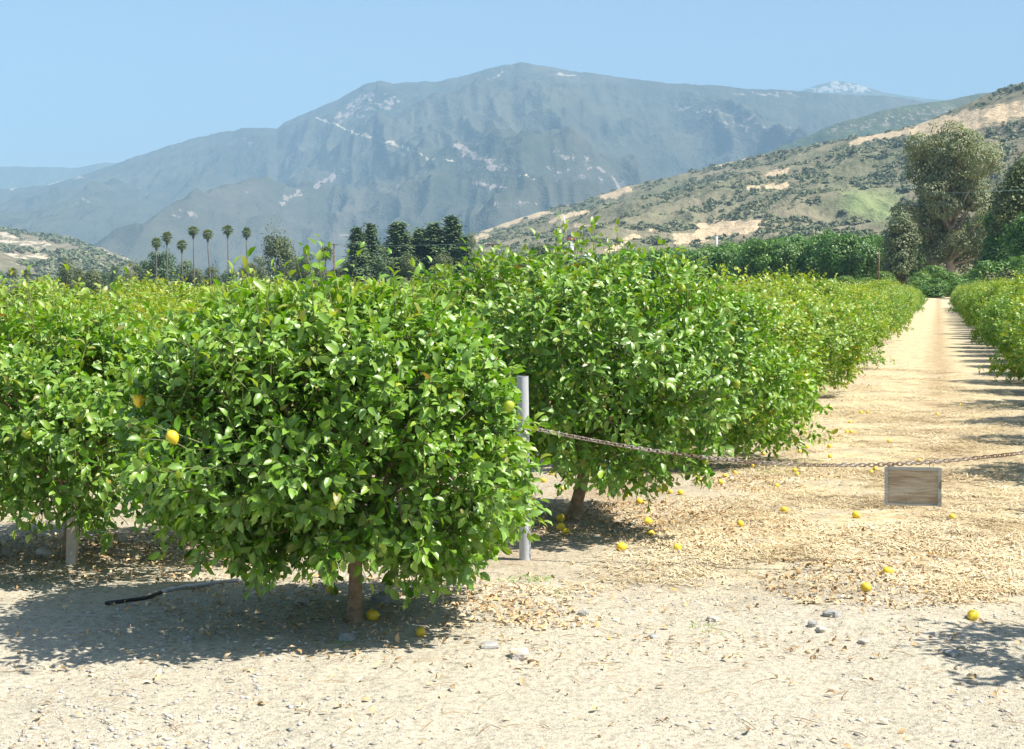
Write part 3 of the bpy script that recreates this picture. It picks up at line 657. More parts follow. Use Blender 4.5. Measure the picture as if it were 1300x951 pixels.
# ------------------------------------------------------------ hose in shade and in sun, rocks, lemons on the ground
M['hose'] = simple('black_polythene_hose', (0.028, 0.03, 0.036), 0.42, (0.018, 0.02, 0.024), 5)
M['sunlit'] = simple('sunlit_grey_hose', (0.55, 0.54, 0.52), 0.7, (0.4, 0.4, 0.38), 9)  # light grey stands in for sunlight on the black hose
def gpts(l, off): return [(G(a, b)[0], G(a, b)[1], gzf(*G(a, b))+off) for a, b in l]
mb = MB(); mb.tube(gpts([(134, 775), (160, 771), (185, 766), (205, 759)], .010), 0.0105, 10)
o = mb.build('irrigation_hose', M['hose']); tag(o, 'short black irrigation hose lying in the shadow left of the front tree', 'hose')
mb = MB(); mb.tube(gpts([(205, 759), (230, 754), (262, 749), (295, 744), (322, 741)], .012), 0.0120, 10)
o = mb.build('irrigation_hose_sunlit', M['sunlit']); tag(o, 'stretch of the black irrigation hose in the sun, painted light grey, under the front tree', 'pipe')
gm = simple('green_drip_tube', (0.03, 0.22, 0.15), 0.5, None, 6)
a_ = G(124, 678); zz = gzf(*a_)
mb = MB(); mb.tube([(a_[0]-.05, a_[1], zz+.12), (a_[0]-.045, a_[1], zz+.05), (a_[0]-.02, a_[1]-.01, zz+.012), (a_[0]+.05, a_[1]-.01, zz+.01)], .005, 7)
o = mb.build('drip_tube', gm); tag(o, 'thin green drip tube curling out of the ground right of the staked tree', 'drip tube')
rockm = [simple('grey_stone', (0.40, 0.39, 0.37), .9, (0.24, 0.235, 0.22), 12, bmp=.01), simple('pale_stone', (0.55, 0.5, 0.43), .9, (0.4, 0.36, 0.3), 12, bmp=.01)]
def rock(seed, sx, sy, sz, m):
    r = np.random.default_rng(seed); mb = MB(); n, k = 12, 8
    f = rad_fn(seed+500, .22); V = []
    for i in range(k+1):
        for j in range(n):
            t = math.pi*i/k; a = 2*math.pi*j/n; d = np.array([math.sin(t)*math.cos(a), math.sin(t)*math.sin(a), math.cos(t)])
            q = d*f(d[None])[0]; q = np.sign(q)*np.abs(q)**.8; V.append(q*np.array([sx, sy, sz]))
    q = [[i*n+j, i*n+(j+1) % n, (i+1)*n+(j+1) % n, (i+1)*n+j] for i in range(k) for j in range(n)]
    mb.add(V, np.array(q)); return mb.build('rock', m, smooth=False)
for i, (a, b, w, h, mi, lab) in enumerate([
        (490, 768, 19, 13, 0, 'angular grey rock just behind the trunk of the front tree'),
        (440, 812, 14, 7, 0, 'low grey rock in the shadow in front of the front trunk'),
        (1056, 786, 13, 6, 0, 'flat grey rock right of a cluster of stones at the edge of the straw'),
        (1032, 795, 8, 5, 0, 'small dark grey rock left of the pair by the straw edge'),
        (1043, 799, 9, 5, 1, 'small pale rock in front of the flat grey rock'),
        (620, 826, 12, 6, 0, 'low flat grey stone on bare ground right of the two front lemons'),
        (658, 836, 16, 8, 1, 'pale sandy stone half buried in the foreground soil'),
        (58, 708, 14, 10, 1, 'grey stone left of the staked lemon trunk'),
        (1097, 816, 10, 5, 1, 'pale stone on bare soil below the straw'),
        (905, 787, 9, 4, 1, 'small buff stone in the middle of the foreground'),
        (830, 812, 7, 4, 0, 'tiny grey stone in the middle foreground'),
        (1210, 835, 13, 6, 0, 'dull stone in the shadow at the front right corner'),
        (385, 771, 9, 5, 1, 'pale stone in the dappled shade left of the front trunk'),
        (240, 815, 8, 4, 0, 'small stone at the front edge of the tree shadow'),
        (741, 782, 8, 5, 0, 'brown grey stone lying beside curled dry leaves')]):
    x, y = G(a, b); s = y/F; o = rock(60+i, w*s, w*s*.8, h*s*1.0, rockm[mi]); o.location = (x, y, gzf(x, y)+h*s*.25); o.rotation_euler = (0, 0, i*1.3)
    tag(o, lab, 'rock', 'loose rocks on the ground')
SP = [(473, 788, 'yellow lemon beside the right foot of the front trunk'), (534, 805, 'yellow lemon at the right edge of the front tree shadow'), (611, 698, 'yellow lemon left of the foot of the white post'),
      (420, 754, 'orange yellow lemon behind the front trunk, under its leaves'), (712, 661, 'lemon at the left foot of the leaning trunk'), (712, 673, 'lemon second nearest the leaning trunk, topmost of a pair'),
      (719, 679, 'greenish lemon at the front of the pair by the leaning trunk'), (676, 663, 'lemon just right of the post in the shade edge'), (676, 636, 'lemon right of the post, farthest of those beside it'),
      (682, 647, 'small lemon right of the post between two others'), (713, 623, 'lemon in the shade behind the leaning trunk'), (789, 698, 'yellow lemon alone on bare ground right of the leaning tree'),
      (860, 699, 'yellow lemon far right of the leaning tree on straw'), (823, 665, 'yellow lemon at the shade edge right of the leaning trunk'), (826, 682, 'yellow lemon in dry leaves right of the leaning tree'),
      (940, 669, 'yellow lemon on straw left of the sign board'), (838, 619, None), (851, 621, None), (864, 623, None), (888, 607, None), (901, 613, None), (915, 610, None), (921, 604, None), (933, 600, None),
      (1009, 597, 'upper of two touching lemons below the chain'), (1012, 602, 'lower of two touching lemons below the chain'), (986, 615, 'yellow lemon below left of the touching pair'), (996, 646, 'yellow lemon on straw midway to the sign board'),
      (1087, 654, 'yellow lemon just left of the sign board foot'), (1209, 658, 'yellow lemon below right of the sign board'), (1099, 753, 'bright yellow lemon on wood chips in the foreground'), (1235, 786, 'bright yellow lemon at the front right edge of the straw'),
      (1127, 730, 'half hidden lemon in the straw behind the bright one'), (1054, 582, 'lemon right behind the chain, left of the board'), (1015, 572, 'lemon behind the chain under the row edge'), (1025, 566, None), (1053, 566, None), (969, 576, None), (956, 592, None),
      (1129, 559, 'lemon alone in the lane behind the board'), (1075, 546, None), (1081, 547, None), (1079, 535, None), (1093, 523, None), (1101, 523, None), (1054, 517, None), (1219, 514, 'lemon far along the right side of the lane'), (1190, 525, None),
      (1167, 584, 'lemon directly behind the top of the board'), (1111, 597, 'lemon left of the top corner of the board'), (1106, 601, None), (955, 530, None), (740, 600, None), (760, 607, None), (780, 598, None), (700, 598, None), (690, 610, None), (812, 640, None), (795, 628, None)]
cl = {}
def cluster(a, b): return 'under the leaning tree' if a < 870 else ('at the lane row, before the chain' if b > 586 else 'in the lane beyond the chain')
for a, b, lab in sorted(SP):
    if not lab: cl.setdefault(cluster(a, b), []).append((a, b))
for i, (a, b, lab) in enumerate(SP):
    x, y = G(a, b+2); o = bpy.data.objects.new('fallen_lemon', ripe_me); C.objects.link(o)
    s = random.uniform(.85, 1.08)*(.8 if b < 630 else 1); o.scale = (s, s, s); o.location = (x, y, gzf(x, y)+.022*s); o.rotation_euler = (R(90)+random.uniform(-.4, .4), random.uniform(-.4, .4), random.random()*6.28)
    if not lab: q = cluster(a, b); lab = 'small fallen lemon %s, %s from the left' % (q, ordi(cl[q].index((a, b))))
    tag(o, lab, 'lemon', 'lemons fallen on the ground')

# ------------------------------------------------------------ litter, straw, pebbles (uncountable)
def litter_mat(name, stops):
    m, n, p, o = mat(name); n.links.new(ramp(n, attr(n, 'tint'), stops), p.inputs['Base Color']); p.inputs['Roughness'].default_value = .8; return m
M['litter'] = litter_mat('dead_leaves', [(0, (0.2, 0.12, 0.05)), (.3, (0.45, 0.29, 0.13)), (.65, (0.64, 0.46, 0.25)), (.92, (0.75, 0.60, 0.40)), (1, (0.62, 0.30, 0.05))])
M['straw'] = litter_mat('straw', [(0, (0.3, 0.21, 0.1)), (.35, (0.58, 0.45, 0.25)), (1, (0.80, 0.68, 0.46))])
M['pebble'] = litter_mat('pebbles', [(0, (0.25, 0.235, 0.21)), (.5, (0.42, 0.39, 0.34)), (1, (0.62, 0.59, 0.54))])
r = np.random.default_rng(77)
px_l = []
def blob(cx, cy_, rx, ry, n, power=1.0):
    a = r.random(n)*6.283; q = np.sqrt(r.random(n))**power; px_l.append(np.stack([cx+rx*q*np.cos(a), cy_+ry*q*np.sin(a)], 1))
for tx, ty, rad_, n in ((t1.location.x, t1.location.y+.5, 1.0, 700), (t2.location.x+.2, t2.location.y, 1.35, 2600), (t3.location.x, t3.location.y+.2, 1.3, 1900)): blob(tx, ty, rad_*1.2, rad_*.8, n)
def blobp(a, b, wpx, hpx, n):
    x, y = G(a, b); sx = wpx*y/F; sy = hpx*y*y/(F*CH); blob(x, y, sx, sy, n)
for q in ((640, 762, 95, 22, 520), (700, 790, 70, 14, 220), (520, 745, 50, 10, 120), (880, 690, 110, 14, 420), (1120, 745, 150, 32, 1300), (1180, 700, 140, 30, 900), (950, 615, 70, 10, 600), (980, 600, 110, 12, 600), (330, 745, 130, 12, 260),
          (330, 780, 200, 30, 350), (800, 655, 90, 16, 600), (900, 640, 80, 12, 300), (200, 700, 150, 20, 700), (60, 700, 90, 20, 700), (850, 740, 200, 60, 260), (650, 830, 300, 25, 170), (1050, 820, 250, 20, 160), (1000, 690, 200, 30, 500), (380, 700, 200, 20, 500)): blobp(*q)
blob(.5, 7.6, 5.5, 2.2, 1500)
for i in range(1, 14): 
    x, y = L(-2.3, 12+3.3*i); blob(x, y, 1.2, 1.4, 420)
PL = np.concatenate(px_l); PL = PL[PL[:, 1] > 5]
k = len(PL); z = gz(PL[:, 0], PL[:, 1])+0.006+r.random(k)*.012
D_ = np.stack([r.normal(0, 1, k), r.normal(0, 1, k), r.normal(0, .28, k)], 1); N_ = np.stack([r.normal(0, .4, k), r.normal(0, .4, k), np.ones(k)], 1)
ln = .010+.044*r.random(k)**1.7; mb = MB(); leaf_geo(mb, np.stack([PL[:, 0], PL[:, 1], z], 1), unit(D_), unit(N_), ln, ln*r.uniform(.35, .55, k), np.clip(r.beta(2.2, 1.6, k)+1.2*(fbm(PL[:, 0]*1.8, PL[:, 1]*1.8, 4)-.56), 0, .93)+.07*(r.random(k) < .05), 0, r, curl=.5)
tag(mb.build('leaf_litter', M['litter']), 'dry tan fallen leaves scattered under the trees and over the lane', 'leaf litter', kind='stuff')
# straw
k = 120000; s = 8.6+28*r.random(k)**1.9; lt = -0.25+r.normal(0, 0.85, k); x = lt*RR[0]+s*U[0]; y = lt*RR[1]+s*U[1]
dens = fbm(x*1.1+40, y*1.1, 4)+.0*s; ok = (dens > .40+.15*r.random(k)+np.clip(10.2-s+1.6*(fbm(x*2+9, y*2, 3)-.5), 0, 2)*.16) & (np.abs(lt+.2) < 2.0); x, y = x[ok], y[ok]; k = len(x)
z = gz(x, y)+.003+r.random(k)*.016; a = r.random(k)*6.283; lh = r.uniform(.015, .075, k); w = r.uniform(.0014, .004, k)
d = np.stack([np.cos(a), np.sin(a), r.normal(0, .13, k)], 1); p_ = np.stack([-np.sin(a), np.cos(a), 0*a], 1)*w[:, None]; c = np.stack([x, y, z], 1)
md = c+np.stack([r.normal(0, .004, k), r.normal(0, .004, k), r.random(k)*.006], 1)
V = np.stack([c-d*lh[:, None]-p_, c-d*lh[:, None]+p_, md+p_, md-p_, c+d*lh[:, None]+p_, c+d*lh[:, None]-p_], 1).reshape(-1, 3); b = np.arange(k)[:, None]*6
mb = MB(); mb.add(V, np.concatenate([b+np.array([0, 1, 2, 3]), b+np.array([3, 2, 4, 5])]), 0, np.repeat(np.clip(r.beta(2, 1.6, k)+1.5*(fbm(x*1.6, y*1.6+30, 4)-.56), 0, 1), 6))
tag(mb.build('straw_mulch', M['straw'], smooth=False), 'golden straw strewn over the dirt lane', 'straw', kind='stuff')
wl = []
for a, b, w_, n_w in ((680, 735, 30, 90), (648, 733, 18, 40), (1005, 592, 40, 260), (985, 600, 30, 120), (705, 752, 16, 40), (560, 735, 14, 30), (900, 795, 20, 30), (440, 820, 16, 25), (1040, 560, 30, 120)):
    x, y = G(a, b); wl.append(np.stack([x+r.normal(0, w_*y/F*.5, n_w), y+r.normal(0, .09, n_w)], 1))
wl = np.concatenate(wl); k = len(wl); mb = MB()
leaf_geo(mb, np.stack([wl[:, 0], wl[:, 1], gz(wl[:, 0], wl[:, 1])], 1), unit(np.stack([r.normal(0, 1, k), r.normal(0, 1, k), r.uniform(.3, 1, k)], 1)), unit(np.stack([r.normal(0, .5, k), r.normal(0, .5, k), np.ones(k)], 1)), r.uniform(.012, .035, k), r.uniform(.004, .009, k), r.uniform(.3, .8, k), 0, r)
tag(mb.build('ground_weeds', M['leaf']), 'tiny green weeds sprouting in thin patches on the dry soil', 'weeds', kind='stuff')
k = 650; y = 6+14*r.random(k)**1.4; x = (r.random(k)*1.2-.6)*y*.75; a = r.random(k)*3.14; mb = MB()
for i in range(k):
    l_ = random.uniform(.015, .085); z_ = gzf(x[i], y[i])+.006; dx, dy = math.cos(a[i])*l_, math.sin(a[i])*l_
    mb.tube([(x[i]-dx, y[i]-dy, z_), (x[i]+random.uniform(-.01, .01), y[i]+random.uniform(-.01, .01), z_+.006), (x[i]+dx, y[i]+dy, z_+.002)], [.0018, .0018, .001], 3, attr=random.random()*.5, cap=False)
tag(mb.build('dead_twigs', M['litter']), 'thin dead twigs scattered over the dry ground', 'twigs', kind='stuff')
# pebbles
k = 16000; y = 5.5+9*r.random(k)**1.7; x = (r.random(k)*1.1-.55)*y*.72
ok = (fbm(x*.8, y*.8, 3) > .3+.25*r.random(k)); x, y = x[ok], y[ok]; k = len(x); z = gz(x, y)+.001
sz = .003+.014*r.random(k)**3; base = np.array([[1, 0, 0], [0, 1, 0], [-1, 0, 0], [0, -1, 0], [0, 0, .7], [0, 0, -.5], ])
V = (base[None]*(1+.35*r.normal(0, 1, (k, 6, 1)).clip(-1.5, 1.5))*sz[:, None, None]*np.stack([r.uniform(.7, 1.3, k), r.uniform(.7, 1.3, k), r.uniform(.6, 1, k)], 1)[:, None, :]+np.stack([x, y, z], 1)[:, None, :]).reshape(-1, 3)
b = np.arange(k)[:, None]*6; T = np.concatenate([b+np.array(t) for t in ([0, 1, 4], [1, 2, 4], [2, 3, 4], [3, 0, 4], [1, 0, 5], [2, 1, 5], [3, 2, 5], [0, 3, 5])])
mb = MB(); mb.add(V, T, 0, np.repeat(r.random(k), 6)); tag(mb.build('gravel', M['pebble']), 'small grey pebbles and grit over the bare foreground', 'gravel', kind='stuff')

# ------------------------------------------------------------ background trees
def blob_crown(blobs, n, leaf, seed, mt, tintb=0.4, droop=0.0, up=0.35, lump=.18, smooth=False, aspect=.7, rin=.62, jit=.09):
    r = np.random.default_rng(seed); mb = MB(); vol = np.array([b[1][0]*b[1][2] for b in blobs]); vol = vol/vol.sum()
    for (c, rad_), q in zip(blobs, vol):
        k = int(n*q)+8; d = unit(r.normal(0, 1, (k, 3))); f = rad_fn(int(r.integers(1e6)), lump)
        P = np.array(c)+d*np.array(rad_)*(f(d)*r.uniform(rin, 1.06, k))[:, None]+r.normal(0, jit, (k, 3))*np.array(rad_)
        N_ = unit(d+r.normal(0, .45, (k, 3))+np.array([0, 0, up]))
        ax = r.normal(0, 1, (k, 3))+np.array([0, 0, -droop])
        t = np.clip(tintb+(r.random()-.5)*.25+r.normal(0, .15, k), 0, 1)
        V, T, tt = cards(P, N_, leaf*r.uniform(.6, 1.3, k), t, r, aspect, ax); mb.add(V, T, 0, tt)
    return mb.mesh('crown', [mt])
def add_tree(name, loc, crown, trunk, label, cat, group=None, rz=0, sc=(1, 1, 1)):
    root = empty(name, loc, rz); root.scale = sc
    for nm, me_ in (('trunk', trunk), ('crown', crown)):
        o = bpy.data.objects.new(nm, me_); C.objects.link(o); o.parent = root
    tag(root, label, cat, group); return root
def simple_trunk(h, rad_, blobs=(), mt=None, seed=0, n=7):
    r = random.Random(seed); mb = MB(); mb.tube([(0, 0, -.5), (0, 0, h*.25), (.02*h*(r.random()-.5), .02*h, h*.55), (0, 0, h*.85)], [rad_*1.3, rad_, rad_*.75, rad_*.3], n)
    for c, rd in blobs:
        z0 = min(h*.6, max(h*.12, c[2]*.55)); c = np.array(c); m = np.array([c[0]*.45, c[1]*.45, z0+(c[2]-z0)*.45])
        mb.tube([(0, 0, z0), m, c, c+np.array([c[0]*.15, c[1]*.15, rd[2]*.5])], [rad_*.5, rad_*.36, rad_*.22, rad_*.06], 5)
    return mb.mesh('trunk', [mt or M['darkbark']])
def dome_blobs(r, w, h, n, low=0.2):
    out = [((0, 0, h*.5), (w*.36, w*.36, h*.42))]
    for i in range(n):
        a = r.random()*6.283; q = w*.5*r.random()**.5*.62; zz = h*(low+(.86-low)*r.random()); q *= math.sqrt(max(.15, 1-((zz/h-.4)/.62)**2)); s = w*r.uniform(.13, .24)
        out.append(((q*math.cos(a), q*math.sin(a), min(zz, h-s*.8)), (s, s, s*.8)))
    return out
# avocado grove behind the lane
r0 = random.Random(5); av = []
for i in range(4):
    bl = dome_blobs(r0, 9.5, 9, 15, .12); av.append((blob_crown(bl, 9000, .5, 200+i, M['avocado'], .42, lump=.2), simple_trunk(8, .28, bl[1:5], seed=i)))
def top_h(px, py, D): p = at(px, py, D); return p[2]
grove = [(790, 318), (822, 316), (850, 314), (878, 312), (905, 309), (932, 305), (958, 301), (985, 299), (1012, 297), (1038, 293), (1064, 292), (1090, 295), (1118, 299), (1145, 303)]
for i, (a, b) in enumerate(grove):
    D = 285+12*math.sin(i*1.7); x = xat(a, D); z0 = gzf(x, D); h = top_h(a, b, D)-z0; c, t = av[i % 4]
    add_tree('avocado_tree', (x, D, z0), c, t, 'dark round avocado tree in the grove front line, %s from the left' % ordi(i), 'avocado tree', 'avocado trees of the grove', i*1.9, (.98, .98, h/9.3))
for i in range(14):
    a = 775+i*30; D = 335+10*math.sin(i*2.3); x = xat(a, D); z0 = gzf(x, D); b = np.interp(a, [g_[0] for g_ in grove], [g_[1] for g_ in grove])-2; h = top_h(a, b, D)-z0; c, t = av[(i*3+1) % 4]
    add_tree('avocado_tree', (x, D, z0), c, t, 'avocado tree in the back line of the grove, %s from the left' % ordi(i), 'avocado tree', 'avocado trees of the grove', i*2.7, (1.05, 1.05, h/9.3))
# bright citrus rows and shrubs climbing behind the lane end
M['bright'] = leafmat('bright_citrus_leaf', [(0, (0.06, 0.14, 0.02)), (.5, (0.13, 0.24, 0.035)), (1, (0.26, 0.34, 0.05))], .3, .45)
sh = []
for i, mt_ in enumerate((M['bright'], M['avocado'], M['olive'])):
    bl = dome_blobs(r0, 4.2, 3.2, 12, .15); sh.append((blob_crown(bl, 6000, .26, 300+i, mt_, .5), simple_trunk(2.6, .12, bl[1:4], seed=i)))
SH = [(1062, 372, 196, 0, 'left end of the bright citrus patch above the lane row'), (1085, 362, 215, 0, 'in the bright citrus patch left of the sandy track'), (1050, 356, 225, 0, 'above the lane row at the left foot of the grove'), (1072, 350, 235, 0, 'higher up at the foot of the grove'), (1100, 352, 222, 0, 'beside the rusty pole'),
      (1120, 344, 235, 0, 'right of the rusty pole'), (1126, 352, 218, 0, 'just left of the sandy track, lit yellow'), (1140, 340, 240, 0, 'behind the upper end of the sandy track'), (1168, 344, 225, 0, 'right of the sandy track'), (1165, 356, 212, 0, 'right of the sandy track, lower one'), (1172, 350, 216, 1, 'dark one between track and lane end'),
      (1185, 352, 205, 1, 'dark one over the lane end'), (1180, 362, 196, 1, 'dark one left of the lane end'), (1214, 356, 200, 1, 'dark one right of the lane end'), (1222, 352, 190, 1, 'grey green one above the right row'), (1205, 343, 225, 1, 'dark one under the tall eucalyptus'), (1235, 338, 210, 1, 'dark one right below the eucalyptus'),
      (1240, 350, 170, 1, 'dark one at the end of the right row'), (1262, 345, 165, 2, 'olive one at the back of the right row'), (1283, 340, 160, 2, 'olive one near the right edge'), (1258, 328, 200, 1, 'dark one left of the right edge'), (1285, 322, 200, 1, 'dark one at the right edge'), (1305, 330, 170, 1, 'dark one cut by the right edge'), (1150, 332, 262, 1, 'dark one at the foot of the eucalyptus'), (1190, 335, 250, 1, 'dark one before the eucalyptus trunk')]
for i, (a, b, D, k, lab) in enumerate(SH):
    x = xat(a, D); z0 = gzf(x, D); h = max(2.0, top_h(a, b, D)-z0); c, t = sh[k]; w = (1.0 if k == 0 else 1.25)*max(1, h/4)
    nm = ('citrus_bush', 'dark_shrub', 'olive_shrub')[k]
    add_tree(nm, (x, D, z0), c, t, ('bright green bush ', 'shrub ', 'shrub ')[k]+lab, 'shrub', 'shrubs behind the orchard', i*1.3, (w, w, h/3.3))
# sandy track climbing behind the lane
M['sand'] = simple('sandy_track', (0.55, 0.43, 0.29), .95, (0.42, 0.32, 0.21), .4)
tk = []
for a, s in ((1146, 196), (1150, 215), (1155, 235), (1160, 258)): x = xat(a, s); tk.append((x, s))
V = []; 
for x, y in tk: V += [(x-2.2, y, gzf(x-2.2, y)+.3), (x+2.2, y, gzf(x+2.2, y)+.3), (x-2.6, y, gzf(x, y)-.3), (x+2.6, y, gzf(x, y)-.3)]
mb = MB(); mb.add(V, np.array(sum([[[4*i, 4*i+1, 4*i+5, 4*i+4], [4*i+1, 4*i+3, 4*i+7, 4*i+5], [4*i+2, 4*i, 4*i+4, 4*i+6]] for i in range(3)], []))); tag(mb.build('path', M['sand']), kind='structure')

# eucalyptus
def eucalyptus(seed, h, w, n, extra=()):
    r = random.Random(seed); bl = []
    for i in range(n):
        zz = h*(.16+.78*((i+.5)/n)); env = np.interp(zz/h, [.1, .3, .5, .7, .88, 1], [.75, .98, 1.0, .92, .72, .25])*w*.5
        a = i*2.4+r.random(); q = env*r.uniform(.25, .85); s = w*r.uniform(.08, .15)
        bl.append(((q*math.cos(a), q*math.sin(a), zz), (s, s, s*r.uniform(.6, .95))))
    bl += list(extra)
    mb = MB(); R0 = h*.022
    spine = [np.array([0, 0, -1.0]), np.array([.1, 0, h*.2]), np.array([-.2, 0, h*.45]), np.array([.3, 0, h*.7]), np.array([0, 0, h*.92])]
    mb.tube(spine, [R0*1.5, R0, R0*.8, R0*.5, R0*.2], 9)
    for c, rd in bl:
        c = np.array(c); z0 = c[2]*r.uniform(.45, .7); st = np.array([0, 0, z0]); m = st*.5+c*.5+np.array([0, 0, -.4])
        mb.tube([st, m, c, c+np.array([0, 0, rd[2]*.7])], [R0*.42, R0*.3, R0*.2, R0*.05], 5)
        for j in range(5):
            e = c+np.array([r.uniform(-1, 1)*rd[0], r.uniform(-1, 1)*rd[0], r.uniform(-.9, .8)*rd[2]]); mb.tube([m*.4+c*.6, e], [R0*.13, R0*.04], 4)
    return blob_crown(bl, 42000, .55, seed, M['euca'], .55, droop=1.6, up=.45, lump=.3, aspect=.45, rin=.78, jit=.05), mb.mesh('trunk', [M['palebark']])
D = 262; x = xat(1203, D); z0 = gzf(x, D); h = top_h(1203, 158, D)-z0; 
c, t = eucalyptus(401, h, 21.5, 48)
add_tree('eucalyptus_tree', (x, D, z0), c, t, 'very tall grey green eucalyptus with pale branches rising behind the end of the lane', 'eucalyptus tree')
D = 235; x = xat(1300, D); z0 = gzf(x, D); h = top_h(1300, 186, D)-z0
bl = dome_blobs(r0, 13, h, 30, .2); c = blob_crown(bl, 16000, .5, 402, M['olive'], .5, lump=.3, rin=.7); t = simple_trunk(h, .35, bl[1:8], seed=3)
add_tree('broadleaf_tree', (x, D, z0), c, t, 'tall green tree cut by the right edge, beside the big eucalyptus', 'tree')
for i, (a, b, D, w, lab) in enumerate(((1272, 235, 245, 9, 'dense dark tree between the eucalyptus and the right edge'), (1300, 262, 225, 8, 'dense dark tree at the right edge under the tall green one'), (1262, 300, 235, 7, 'dark rounded tree low behind the right row'), (1140, 268, 238, 7, 'dark foliage tree at the left foot of the eucalyptus'))):
    x = xat(a, D); z0 = gzf(x, D); h = top_h(a, b, D)-z0
    bl = dome_blobs(r0, w, h, 16, .12); add_tree('broadleaf_tree', (x, D, z0), blob_crown(bl, 9000, .42, 410+i, (M['avocado'], M['avocado'], M['avocado'], M['euca'])[i], .3, lump=.25), simple_trunk(h, .3, bl[1:6], seed=i), lab, 'tree')

# left background: broad trees
BT = [(353, 288, 420, 48, 'olive', 'rounded olive brown tree right of the tall palms'), (388, 318, 400, 34, 'olive', 'lower green tree right of the rounded olive one'), (206, 317, 430, 50, 'conifer', 'wide dark pine like tree behind the leftmost tall palms'), (236, 328, 440, 34, 'conifer', 'dark tree under the middle of the palm group'), (190, 326, 440, 36, 'conifer', 'dark tree left of the palm group'),
      (87, 324, 380, 30, 'olive', 'tall narrow grey green tree on the left, before the pale hill'), (120, 342, 370, 32, 'olive', 'light green round tree between the narrow tree and the dark one'), (147, 333, 390, 18, 'conifer', 'small dark upright tree left of the palm group'), (60, 352, 350, 34, 'euca', 'hazy grey green tree near the left edge'), (30, 358, 350, 34, 'euca', 'grey tree second from the left edge'), (0, 362, 340, 34, 'olive', 'low tree at the left edge'),
      (687, 311, 520, 48, 'olive', 'hazy olive tree between conifers and wind machine'), (655, 322, 480, 34, 'olive', 'tree behind the wooden utility pole'), (745, 330, 460, 40, 'olive', 'low tree under the white tank'), (780, 326, 420, 36, 'avocado', 'low dark tree left of the avocado grove'), (597, 292, 400, 22, 'euca', 'thin grey half bare tree at the right end of the conifers'),
      (520, 318, 330, 30, 'olive', 'lower green tree in front of the conifers'), (490, 322, 330, 26, 'conifer', 'small dark tree in front of the paired conifers'), (565, 322, 330, 30, 'olive', 'green tree at the right foot of the conifers'), (430, 340, 380, 30, 'olive', 'low tree left of the conifers'), (270, 335, 430, 30, 'olive', 'low tree under the right palms'), (315, 330, 430, 30, 'olive', 'low tree left of the rounded olive one')]
for j, (a, b, w_) in enumerate(((104, 338, 30), (135, 344, 26), (165, 341, 28), (178, 333, 26), (252, 338, 30), (292, 341, 30), (333, 322, 26), (372, 314, 30), (404, 335, 26), (418, 342, 24), (442, 330, 24), (486, 306, 26), (522, 296, 30), (545, 305, 28), (562, 298, 26), (585, 318, 26), (612, 324, 28), (636, 330, 30), (10, 366, 30), (45, 362, 28), (72, 350, 26))):
    BT.append((a, b, 410+(j*37) % 60, w_, ('olive', 'conifer', 'euca', 'olive')[j % 4], '%s tree in the continuous far belt, %s from the left' % (('mid green', 'dark green', 'grey green', 'light green')[j % 4], ordi(sorted([104, 135, 165, 178, 252, 292, 333, 372, 404, 418, 442, 486, 522, 545, 562, 585, 612, 636, 10, 45, 72]).index(a)))))
for i, (a, b, D, wpx, mt_, lab) in enumerate(BT):
    x = xat(a, D); z0 = gzf(x, D); h = top_h(a, b, D)-z0; w = wpx*D/F
    bl = dome_blobs(r0, w, h, 12, .25); add_tree('broad_tree', (x, D, z0), blob_crown(bl, 4500, w*.055, 500+i, M[mt_], .5, lump=.3), simple_trunk(h, w*.03, bl[1:6], seed=i, mt=M['darkbark']), lab, 'tree')
# conifers
def conifer(seed, h, w, dens=1):
    r = np.random.default_rng(seed); mb = MB(); n = 26
    for i in range(n):
        zz = h*(.1+.88*i/n); rad_ = w*.5*(1-(zz/h))**.75*r.uniform(.8, 1.15)+.15
        nb = int(9*dens*(.5+rad_/w*2)); zc_ = zz
        for j in range(nb):
            zz = zc_+r.normal(0, h*.022)
            a = r.random()*6.283; rl = rad_*r.uniform(.6, 1.25); k = 30; q = r.random(k)*rl
            P = np.stack([q*np.cos(a), q*np.sin(a), zz-q*.12+q*q/rl*.12], 1)+r.normal(0, .13*w*.5, (k, 3))*np.array([1, 1, .8])
            N_ = unit(np.stack([np.cos(a)*.5+r.normal(0, .4, k), np.sin(a)*.5+r.normal(0, .4, k), np.ones(k)*.8], 1))
            V, T, t = cards(P, N_, w*.095, np.clip(.3+r.normal(0, .2, k)+.4*q/rl, 0, 1), r, .55, np.tile([math.cos(a), math.sin(a), -.2], (k, 1))+r.normal(0, .4, (k, 3))); mb.add(V, T, 0, t)
    return mb.mesh('crown', [M['conifer']])
cm = [conifer(600, 20, 7), conifer(601, 20, 7.5), conifer(602, 20, 7, 1.3)]
for i, (a, b, D, wpx, lab) in enumerate(((454, 288, 330, 27, 'dark pointed conifer, leftmost of the cluster'), (471, 285, 335, 26, 'dark pointed conifer, second in the cluster and slimmer at the top'), (507, 281, 350, 36, 'broad conifer in the middle left of the cluster'), (535, 290, 355, 36, 'blunt topped conifer in the middle of the cluster'), (552, 283, 350, 34, 'conifer left of the tallest one'), (574, 274, 350, 32, 'tallest conifer, at the right of the cluster'), (590, 300, 345, 22, 'short conifer right of the tallest one'))):
    x = xat(a, D); z0 = gzf(x, D); h = top_h(a, b, D)-z0; w = wpx*D/F*1.7
    add_tree('conifer_tree', (x, D, z0), cm[i % 3], simple_trunk(20, .35, seed=i), lab, 'conifer', 'conifers behind the orchard', i*1.1, (w/7, w/7, h/20))
